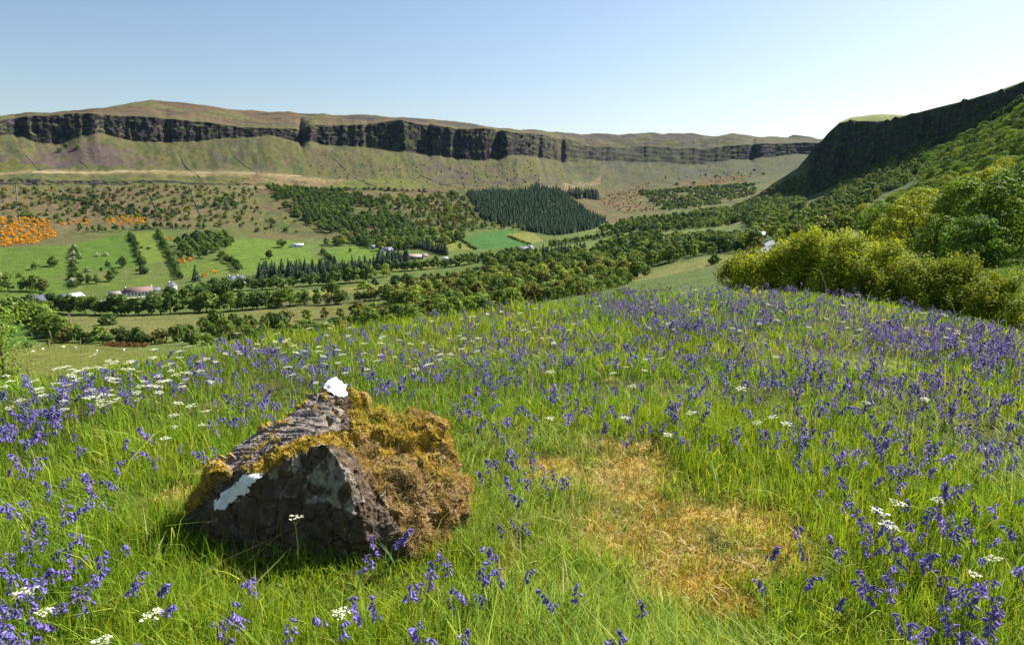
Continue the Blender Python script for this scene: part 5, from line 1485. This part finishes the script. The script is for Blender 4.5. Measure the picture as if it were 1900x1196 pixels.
to = rng.uniform(.68, 1.2, 520) * rng.choice((-1, 1, 1), 520); ro = rng.uniform(2.2, 13, 520)
rest += [np.array([a * math.sin(t), a * math.cos(t), knoll.z_at(a * math.sin(t), a * math.cos(t))]) for t, a in zip(to, ro)]
n = len(rest)
mass('bluebell_drift', [b.whole for b in blues], rest, np.stack([rng.normal(0, .17, n), rng.normal(0, .17, n), rng.uniform(0, 6.28, n)], -1), np.repeat(rng.uniform(.65, 1.1, n)[:, None], 3, 1), rng.integers(0, len(blues), n), 'distant drift of violet bluebells along the crest of the meadow')
print('bluebells', len(FL), time.time() - T0)

# ------------------------------------------------------------------ white umbels, tall grasses
def umbel(seed):
    r = np.random.default_rng(seed); h = r.uniform(.24, .34)
    mb = MB(); mb.tube([(0, 0, -.01), (.006, 0, h * .5), (0, .006, h * .86)], [.0018, .0014, .001], 4, (.14, .19, .05))
    hd = MB(); nr = 9
    top = np.array([0, .006, h * .86])
    for i in range(nr):
        a = i * 2.4; d = .032 * math.sqrt((i + .5) / nr) * 1.15
        e = np.array([math.cos(a) * d, math.sin(a) * d, h + .004 * r.normal() - d * d * 3])
        mb.tube([top, (top + e) / 2 + [0, 0, -.004], e], [.0008, .0006, .0005], 3, (.16, .21, .06))
        m = 12
        pp = e + np.stack([r.normal(0, .0055, m), r.normal(0, .0055, m), r.normal(0, .0012, m) + .001], -1)
        nrm = np.stack([r.normal(0, .35, m), r.normal(0, .35, m), np.ones(m)], -1); nrm /= np.linalg.norm(nrm, axis=1)[:, None]
        v, q = leaf_quads(pp, nrm, .0045, r); hd.add(v, q, None, np.array((.74, .74, .64)) * r.uniform(.9, 1.1))
    for i in range(3): blade(mb, (0, 0, h * r.uniform(.2, .6)), .04, .004, .04, r.uniform(0, 6.28), (.08, .15, .03), 3)
    return mb.mesh('stem', [M['stem']]), hd.mesh('umbel', [M['white']])
umb = [umbel(800 + i) for i in range(5)]
UD = [([(0, 690), (130, 675), (230, 650), (420, 622), (450, 640), (400, 690), (240, 730), (0, 750)], 95),
      ([(420, 622), (600, 596), (760, 590), (1000, 560), (1150, 545), (1150, 580), (960, 650), (700, 690), (480, 680)], 85),
      ([(1150, 535), (1450, 520), (1800, 585), (1800, 640), (1400, 600), (1150, 600)], 45),
      ([(300, 740), (420, 700), (420, 780), (300, 790)], 6), ([(900, 650), (1500, 650), (1500, 800), (1000, 760)], 16), ([(1500, 700), (1880, 720), (1880, 1150), (1600, 1000)], 8), ([(0, 880), (300, 1100), (300, 1196), (0, 1196)], 1)]
UX = [(190, 1146), (290, 1145), (250, 1182), (65, 1112), (625, 1115), (320, 762), (700, 620), (545, 955)]
US = []
for poly, cnt in UD:
    pa = np.array(poly, float); got = 0
    for a, b in rng.uniform(pa.min(0), pa.max(0), (cnt * 12, 2)):
        if got >= cnt: break
        if not inside(pa, np.array([a]), np.array([b]))[0]: continue
        p = PK(a, b, .29)
        if p is None or on_rock(np.array([p[0]]), np.array([p[1]]))[0]: continue
        US.append(p); got += 1
for a, b in UX:
    p = PK(a, b, .29)
    if p is not None:
        if on_rock(np.array([p[0]]), np.array([p[1]]))[0]: p[1] = 2.72; p[0] = p[0] * .93; p[2] = knoll.z_at(p[0], p[1])
        US.append(p)
def whereu(px, py):
    if 400 < px < 700 and py > 850: return 'against the boulder front'
    if py > 1000: return 'at the meadow bottom'
    if px < 450: return 'on the left crest'
    if px < 1150: return 'on the middle crest'
    if py < 650: return 'on the right crest'
    return 'in the middle meadow'
zone = []
for p in US:
    u_, v_ = pix(np.array([[p[0], p[1], p[2] + .29]])); zone.append(whereu(float(u_[0]), float(v_[0])))
LB = [None] * len(US)
for zn in set(zone):
    ii = [i for i, q in enumerate(zone) if q == zn]
    for i, lb in zip(ii, which(ii, 'flat white umbel flower ' + zn, [(US[i][0], US[i][1]) for i in ii])): LB[i] = lb
for i, p in enumerate(US):
    st, hd = umb[i % 5]
    o = empty('white_umbel_flower', tuple(p), (rng.normal(0, .12), rng.normal(0, .12), rng.uniform(0, 6.28)), rng.uniform(.7, 1.0))
    tag(o, LB[i], 'wildflower', 'white umbel flowers ' + zone[i])
    link('stem', st, o); link('umbel', hd, o)
def seed_stalk(name, px, py, hgt, headl, headr, colr, label, r=None):
    """tall grass stalk whose head shows at this pixel"""
    th = thd(px, py); r = r or float(np.interp(th, et, er)) - .6
    x, y = r * math.sin(th), r * math.cos(th); z = knoll.z_at(x, y)
    top = CAM_Z + r * th_tan(px, py)[1]; h = max(.2, top - z)
    o = empty(name, (x, y, z)); lean = rng.uniform(-.05, .05)
    mb = MB(); mb.tube([(-lean, .02, -.02), (-lean * .4, .01, h * .5), (0, 0, h)], [.002, .0015, .0012], 4, (.20, .23, .07)); link('stem', mb.mesh('stem', [M['stem']]), o)
    hb = MB(); rr_ = np.random.default_rng(int(px)); n = 90
    t = rr_.random(n); a = rr_.uniform(0, 6.28, n); rad = headr * np.sin(np.pi * np.clip(t * .9 + .08, 0, 1)) ** .6
    pp = np.stack([np.cos(a) * rad + lean * .3 * t, np.sin(a) * rad, h - headl * .3 + t * headl], -1)
    nr = np.stack([np.cos(a), np.sin(a), np.full(n, .3)], -1); nr /= np.linalg.norm(nr, axis=1)[:, None]
    v, q = leaf_quads(pp, nr, headr * .8, rr_); hb.add(v, q, None, np.repeat(np.array(colr) * rr_.uniform(.7, 1.3, (n, 1)), 4, axis=0))
    link('seed_head', hb.mesh('seed_head', [M['stem']]), o)
    tag(o, label, 'grass stalk', 'tall grass stalks on the crest')
seed_stalk('seed_stalk', 130, 596, .7, .11, .008, (.30, .20, .16), 'tallest brownish seed head rising over the left valley fields')
for k, (px, py, lb) in enumerate([(95, 622, 'pale green foxtail head against the dark green field'), (90, 640, 'short foxtail stalk beside the pale foxtail head'), (53, 645, 'lone pale foxtail at the far left of the pasture'), (148, 636, 'greenish foxtail right of the tall brown seed head'), (30, 678, 'thin grey stalk at the left foot of the pasture'), (52, 690, 'bent dry stalk low in the left pasture'), (8, 610, 'narrow foxtail beside the shrub at the left border'), (352, 620, 'green stalk rising over the lower hedge, left one'), (383, 595, 'slim stalk over the rough meadow'), (483, 572, 'tall thin dark stalk over the hedgerow'), (556, 537, 'tallest thin stalk over the strip field'), (570, 565, 'stalk with pale head beside the tallest thin one'), (525, 590, 'dry straw coloured stalk before the rough meadow'), (602, 588, 'curved pale stalk on the middle of the crest'), (445, 612, 'short upright stalk on the left crest'), (330, 618, 'dry stalk on the left crest beside the hedge bushes'), (1210, 505, 'thin stalk over the pale field at the middle of the crest'), (1010, 540, 'thin stalk on the crest below the conifer row')]):
    seed_stalk('seed_stalk', px, py, .5, .07, .0055, [(.24, .26, .12), (.33, .28, .16), (.20, .24, .09)][k % 3], lb)
# two bare twigs before the hawthorns
for px, py, lb in ((1515, 505, 'pale bare arching twig before the large hawthorn bush'), (1755, 560, 'pale bare arching twig before the lower hawthorn bush')):
    th = thd(px, py); r = 21; x, y = r * math.sin(th), r * math.cos(th); z = max(s.z_at(x, y) for s in SHEETS)
    o = empty('dry_twig', (x, y, z)); mb = MB(); top = CAM_Z + r * th_tan(px, py - 8)[1] - z
    mb.tube([(.35, 0, -.05), (.3, 0, top * .6), (.12, 0, top * .92), (-.1, 0, top)], [.016, .013, .009, .004], 5, (.40, .36, .26)); link('stem', mb.mesh('stem', [M['stem']]), o)
    tag(o, lb, 'twig')
print('flowers', time.time() - T0)

# ------------------------------------------------------------------ houses, barns
def wall_mat(name, c): return plain_mat(name, c, .85, 2.0, .12)
HM = {'white': wall_mat('white_render', (.78, .77, .73)), 'cream': wall_mat('cream_render', (.70, .63, .48)), 'stone': wall_mat('rubble_stone', (.30, .26, .22)), 'dark': wall_mat('dark_boards', (.09, .06, .05)), 'pink': wall_mat('pink_render', (.62, .45, .38)), 'grey': wall_mat('grey_render', (.42, .42, .42)),
      'slate': plain_mat('slate', (.10, .105, .13), .6, 3, .2), 'redtile': plain_mat('brown_tile', (.17, .11, .10), .8, 3, .2), 'tin': plain_mat('tin_roof', (.38, .40, .43), .45, 3, .15), 'palepink': plain_mat('faded_tile', (.28, .23, .21), .8, 3, .2),
      'glass': plain_mat('window_glass', (.03, .035, .045), .15, 1, .1, 0, .6), 'door': plain_mat('door_paint', (.12, .05, .04), .5, 3, .1), 'tarmac': plain_mat('tarmac', (.19, .19, .20), .9, .5, .15), 'lane': plain_mat('gravel_lane', (.40, .36, .31), .95, .5, .15)}
def boxm(name, lo, hi, m):
    b = MB(); b.box(lo, hi); return b.mesh(name, [m])
def house(px, py, wpx, label, wall='white', roof='slate', yaw=0.0, depth=6.0, eave=2.7, pitch=.75, chim=1, nwin=4, storeys=1, name='farmhouse', cat='house', door=True):
    p = P(px, py); r = math.hypot(p[0], p[1]); th = math.atan2(p[0], p[1])
    w = wpx * r / F
    root = empty(name, (p[0], p[1], p[2] - .3), (0, 0, -th + yaw)); tag(root, label, cat)
    e = eave * storeys + .3; hw, hd = w / 2, depth / 2; rg = e + hd * pitch
    mb = MB()
    v = [(-hw, -hd, -1.5), (hw, -hd, -1.5), (hw, hd, -1.5), (-hw, hd, -1.5), (-hw, -hd, e), (hw, -hd, e), (hw, hd, e), (-hw, hd, e), (-hw, 0, rg), (hw, 0, rg)]
    mb.add(v, [(0, 1, 5, 4), (2, 3, 7, 6)], None)
    mb.add(v, [(1, 2, 6, 5), (3, 0, 4, 7)], [(5, 6, 9), (7, 4, 8)])
    link('wall', mb.mesh('wall', [HM[wall]]), root)
    o = .35; t = .14; sl = pitch
    rb = MB()
    for s in (-1, 1):
        y0 = s * (hd + o); z0 = e - o * sl
        a = [(-hw - o, y0, z0 + .04), (hw + o, y0, z0 + .04), (hw + o, 0, rg + .04), (-hw - o, 0, rg + .04)]
        b = [(q[0], q[1], q[2] + t) for q in a]
        rb.add(a + b, [(0, 1, 2, 3), (4, 5, 6, 7), (0, 1, 5, 4), (1, 2, 6, 5), (2, 3, 7, 6), (3, 0, 4, 7)], None)
    ro = link('roof', rb.mesh('roof', [HM[roof]]), root)
    for k in range(chim):
        cx = (-hw + .6) if k == 0 else (hw - .6)
        link('chimney', boxm('chimney', (cx - .35, -.3, rg - .5), (cx + .35, .3, rg + .9), HM[wall if wall != 'dark' else 'stone']), ro)
    if nwin:
        xs = np.linspace(-hw, hw, nwin + 2 + (1 if door else 0))[1:-1]
        dk = len(xs) // 2 if door else -1
        for st in range(storeys):
            for i, xw in enumerate(xs):
                z0 = .3 + st * eave + .9
                if i == dk and st == 0:
                    link('door', boxm('door', (xw - .5, -hd - .05, .25), (xw + .5, -hd + .05, 2.35), HM['door']), root)
                else:
                    wi = link('window', boxm('window', (xw - .55, -hd - .04, z0), (xw + .55, -hd + .04, z0 + 1.2), HM['glass']), root)
    return root
house(33, 578, 30, 'white cottage with grey slate roof at the left end of the farm lane', 'white', 'slate', .15, 6, 2.6, .7, 1, 3)
house(42, 566, 18, 'small dark roofed house behind the white cottage', 'grey', 'slate', .1, 6, 2.5, .8, 1, 2)
house(74, 563, 32, 'dark roofed bungalow between the white cottage and the barn', 'grey', 'slate', .0, 8, 2.6, .75, 1, 4)
house(133, 561, 30, 'dark barn with pale grey tin roof beside the farm lane', 'dark', 'tin', .5, 11, 3.6, .45, 0, 0, 1, 'barn', 'barn', False)
house(218, 550, 22, 'low pinkish outbuilding at the left end of the long farmhouse', 'pink', 'palepink', .1, 5, 2.2, .6, 0, 2, 1, 'outbuilding', 'outbuilding', False)
house(258, 547, 40, 'long white farmhouse with brown tiled roof beside the lane', 'white', 'redtile', .1, 7, 2.8, .8, 2, 6)
house(287, 543, 16, 'small grey shed at the right end of the long farmhouse', 'grey', 'slate', .1, 5, 2.4, .6, 0, 1, 1, 'shed', 'shed', False)
house(318, 537, 15, 'white gabled house among trees right of the long farmhouse', 'white', 'slate', 1.2, 6, 3, .9, 1, 2)
house(430, 524, 14, 'left one of the two white gabled houses beyond the copse', 'white', 'slate', .9, 6, 2.8, .9, 1, 2)
house(447, 524, 14, 'right one of the two white gabled houses beyond the copse', 'white', 'slate', .7, 6, 2.8, .9, 1, 2)
house(552, 458, 20, 'low pale shed at the top edge of the bright field', 'white', 'tin', .0, 7, 2.4, .4, 0, 2, 1, 'shed', 'shed', False)
house(691, 462, 9, 'tiny cream house at the top of the second bright field', 'cream', 'slate', .2, 5, 2.6, .8, 0, 2)
house(718, 468, 20, 'white house with dark roof left of the dark conifers', 'white', 'slate', .6, 7, 2.7, .8, 1, 3)
house(742, 460, 9, 'pink gabled house at the edge of the dark conifers', 'pink', 'palepink', 1.2, 6, 2.8, .9, 1, 1)
house(768, 481, 28, 'long stone farmhouse with faded tiles between bright fields', 'stone', 'palepink', .0, 7, 2.6, .7, 1, 3)
house(786, 479, 16, 'stone outbuilding joined beside the long stone farmhouse', 'stone', 'redtile', .9, 6, 2.5, .8, 0, 1, 1, 'outbuilding', 'outbuilding', False)
house(826, 483, 10, 'small white hut on the lane beyond the stone farmhouse', 'white', 'tin', .0, 4, 2.3, .4, 0, 1, 1, 'hut', 'hut', False)
house(968, 466, 22, 'slate roofed farmhouse below the vivid green field', 'grey', 'slate', .0, 7, 2.5, .7, 1, 3)
house(983, 464, 12, 'white gabled house at the right end of the slate roofed farmhouse', 'white', 'slate', 1.0, 6, 2.7, .9, 1, 2)
house(1163, 455, 22, 'dark grey house among the trees of the valley floor', 'stone', 'slate', .1, 7, 2.5, .7, 1, 3)
house(1412, 443, 13, 'white house above the bend of the road', 'white', 'tin', .4, 6, 2.7, .7, 1, 2)
house(1394, 458, 11, 'small pale shed below the white house near the road', 'white', 'tin', .1, 4, 2.2, .4, 0, 1, 1, 'shed', 'shed', False)

# ------------------------------------------------------------------ roads, walls
def ribbon(name, poly, width, m, lift, n=60):
    w = np.array([P(a, b) for a, b in poly])[:, :2]
    seg = np.linalg.norm(np.diff(w, axis=0), axis=1); t = np.concatenate([[0], np.cumsum(seg)])
    tt = np.linspace(0, t[-1], n); c = np.stack([np.interp(tt, t, w[:, 0]), np.interp(tt, t, w[:, 1])], -1)
    for _ in range(6): c[1:-1] = (c[:-2] + 2 * c[1:-1] + c[2:]) / 4
    d = np.gradient(c, axis=0); d /= np.linalg.norm(d, axis=1)[:, None]; s = np.stack([-d[:, 1], d[:, 0]], -1)
    v = []
    for k in range(n):
        for e in (-.5, .5):
            q = c[k] + s[k] * width * e; v.append((q[0], q[1], max(hillR.z_at(*q), valley.z_at(*q)) + lift))
    q = [(2 * i, 2 * i + 1, 2 * i + 3, 2 * i + 2) for i in range(n - 1)]
    tag(link(name, mesh_np(name, v, np.array(q), [m], None)), kind='structure')
ribbon('road', [(1408, 482), (1412, 474), (1418, 464), (1428, 454), (1436, 446)], 6, HM['tarmac'], .6)
ribbon('road', [(1500, 428), (1530, 423), (1558, 417)], 6, HM['tarmac'], .7)
ribbon('lane', [(20, 582), (90, 573), (150, 565), (205, 557), (270, 551), (330, 545)], 4.5, HM['lane'], .4)
ribbon('lane', [(1330, 468), (1370, 455), (1405, 446)], 4, HM['lane'], .5)
ribbon('hill_track', [(60, 321), (150, 320), (260, 319), (380, 321), (470, 323), (560, 328)], 7, plain_mat('dry_track', (.26, .21, .12), .95, .3, .15), .5, 90)
WALLM = plain_mat('drystone', (.115, .11, .095), .95, 1.5, .35, .6)
def drystone(poly, label, h=1.2, wd=.9):
    w = [P(a, b) for a, b in poly]
    if any(q is None for q in w): return
    w = np.array(w)[:, :2]
    seg = np.linalg.norm(np.diff(w, axis=0), axis=1); t = np.concatenate([[0], np.cumsum(seg)])
    n = max(4, int(t[-1] / 6)); tt = np.linspace(0, t[-1], n); c = np.stack([np.interp(tt, t, w[:, 0]), np.interp(tt, t, w[:, 1])], -1)
    d = np.gradient(c, axis=0); d /= np.linalg.norm(d, axis=1)[:, None] + 1e-9; s = np.stack([-d[:, 1], d[:, 0]], -1)
    v = []
    for k in range(n):
        z = ground_z(c[k][0], c[k][1]); hh = h * rng.uniform(.7, 1.25)
        for e, zz in ((-.6, -.8), (-.4, hh), (.4, hh * .95), (.6, -.8)): q = c[k] + s[k] * wd * e; v.append((q[0], q[1], z + zz))
    q = [(4 * i + j, 4 * i + j + 1, 4 * i + j + 5, 4 * i + j + 4) for i in range(n - 1) for j in range(3)] + [(0, 1, 2, 3), (4 * n - 4, 4 * n - 1, 4 * n - 2, 4 * n - 3)]
    tag(link('drystone_wall', mesh_np('drystone_wall', v, np.array(q), [WALLM], None)), label, 'stone wall', 'drystone walls on the opposite hillside')
for poly, lb in [([(0, 285), (50, 289), (62, 303), (76, 316)], 'dark stone wall bending downhill at the far left of the opposite slope'), ([(150, 300), (165, 313)], 'short stone wall running down to the hill track'),
                 ([(336, 288), (342, 305), (355, 318), (375, 334)], 'stone wall descending the slope above the middle of the track'), ([(436, 290), (452, 306), (478, 321)], 'slanting stone wall under the cliff right of the summit'),
                 ([(618, 292), (630, 304), (642, 316)], 'short slanting stone wall below the black gully'), ([(655, 330), (680, 340), (700, 346)], 'stone wall along the small bright hill field'),
                 ([(770, 315), (785, 328), (810, 338), (832, 346)], 'long stone wall running down to the bright hill field'), ([(30, 345), (33, 380), (38, 420)], 'thin upright stone wall through the gorse at the left'),
                 ([(270, 350), (283, 372), (296, 405)], 'stone wall slanting through the dark thorn trees'), ([(350, 345), (358, 365), (372, 400)], 'stone wall dividing the bare hillside from the thorns'),
                 ([(440, 292), (445, 296)], 'tiny wall stub under the cliff')][:-1]: drystone(poly, lb, .7 if 'upright' in lb else 1.1)
# distant sheep in the pale pasture are only specks: small white bodies with dark faces
SH = plain_mat('fleece', (.72, .68, .58), .95, 8, .1); SHF = plain_mat('dark_face', (.08, .07, .06), .9, 8, .1)
SHP = [P(a, b) for a, b in ((62, 655), (80, 650), (118, 646), (140, 648), (180, 654), (230, 652))]; SHP = [q for q in SHP if q is not None]
for p, lb in zip(SHP, which(SHP, 'tiny white sheep in the pale green pasture', [(q[0], q[1]) for q in SHP])):
    bm = bmesh.new(); bmesh.ops.create_icosphere(bm, subdivisions=2, radius=.5)
    for v in bm.verts: v.co = Vector((v.co.x * 1.15, v.co.y * .62, v.co.z * .6 + .72))
    hd = bmesh.ops.create_icosphere(bm, subdivisions=1, radius=.17, matrix=Matrix.Translation((.66, 0, .72)) @ Matrix.Diagonal((1.3, .8, .9, 1)))
    for lx in (-.32, .32):
        for ly in (-.16, .16): bmesh.ops.create_cone(bm, segments=6, radius1=.05, radius2=.07, depth=.5, cap_ends=True, matrix=Matrix.Translation((lx, ly, .27)))
    me = bpy.data.meshes.new('sheep'); bm.to_mesh(me); bm.free(); me.materials.append(SH)
    tag(link('sheep', me, None, tuple(p), (0, 0, rng.uniform(0, 6.28))), lb, 'sheep', 'sheep in the pale pasture')

# ------------------------------------------------------------------ air between the camera and the far side
def haze():
    m, nt, out = new_mat('haze_air')
    pv = N(nt, 'ShaderNodeVolumePrincipled')
    pv.inputs['Color'].default_value = (.52, .74, 1.0, 1)
    pv.inputs['Density'].default_value = HAZE
    pv.inputs['Anisotropy'].default_value = .0
    nt.links.new(pv.outputs[0], out.inputs['Volume'])
    b = MB(); b.box((-7200, -300, -330), (9300, 9400, 480))
    tag(link('haze', b.mesh('haze', [m])), 'thin blue summer haze filling the glen', None, None, 'stuff')
HAZE = .000010
haze()
print('done', time.time() - T0)
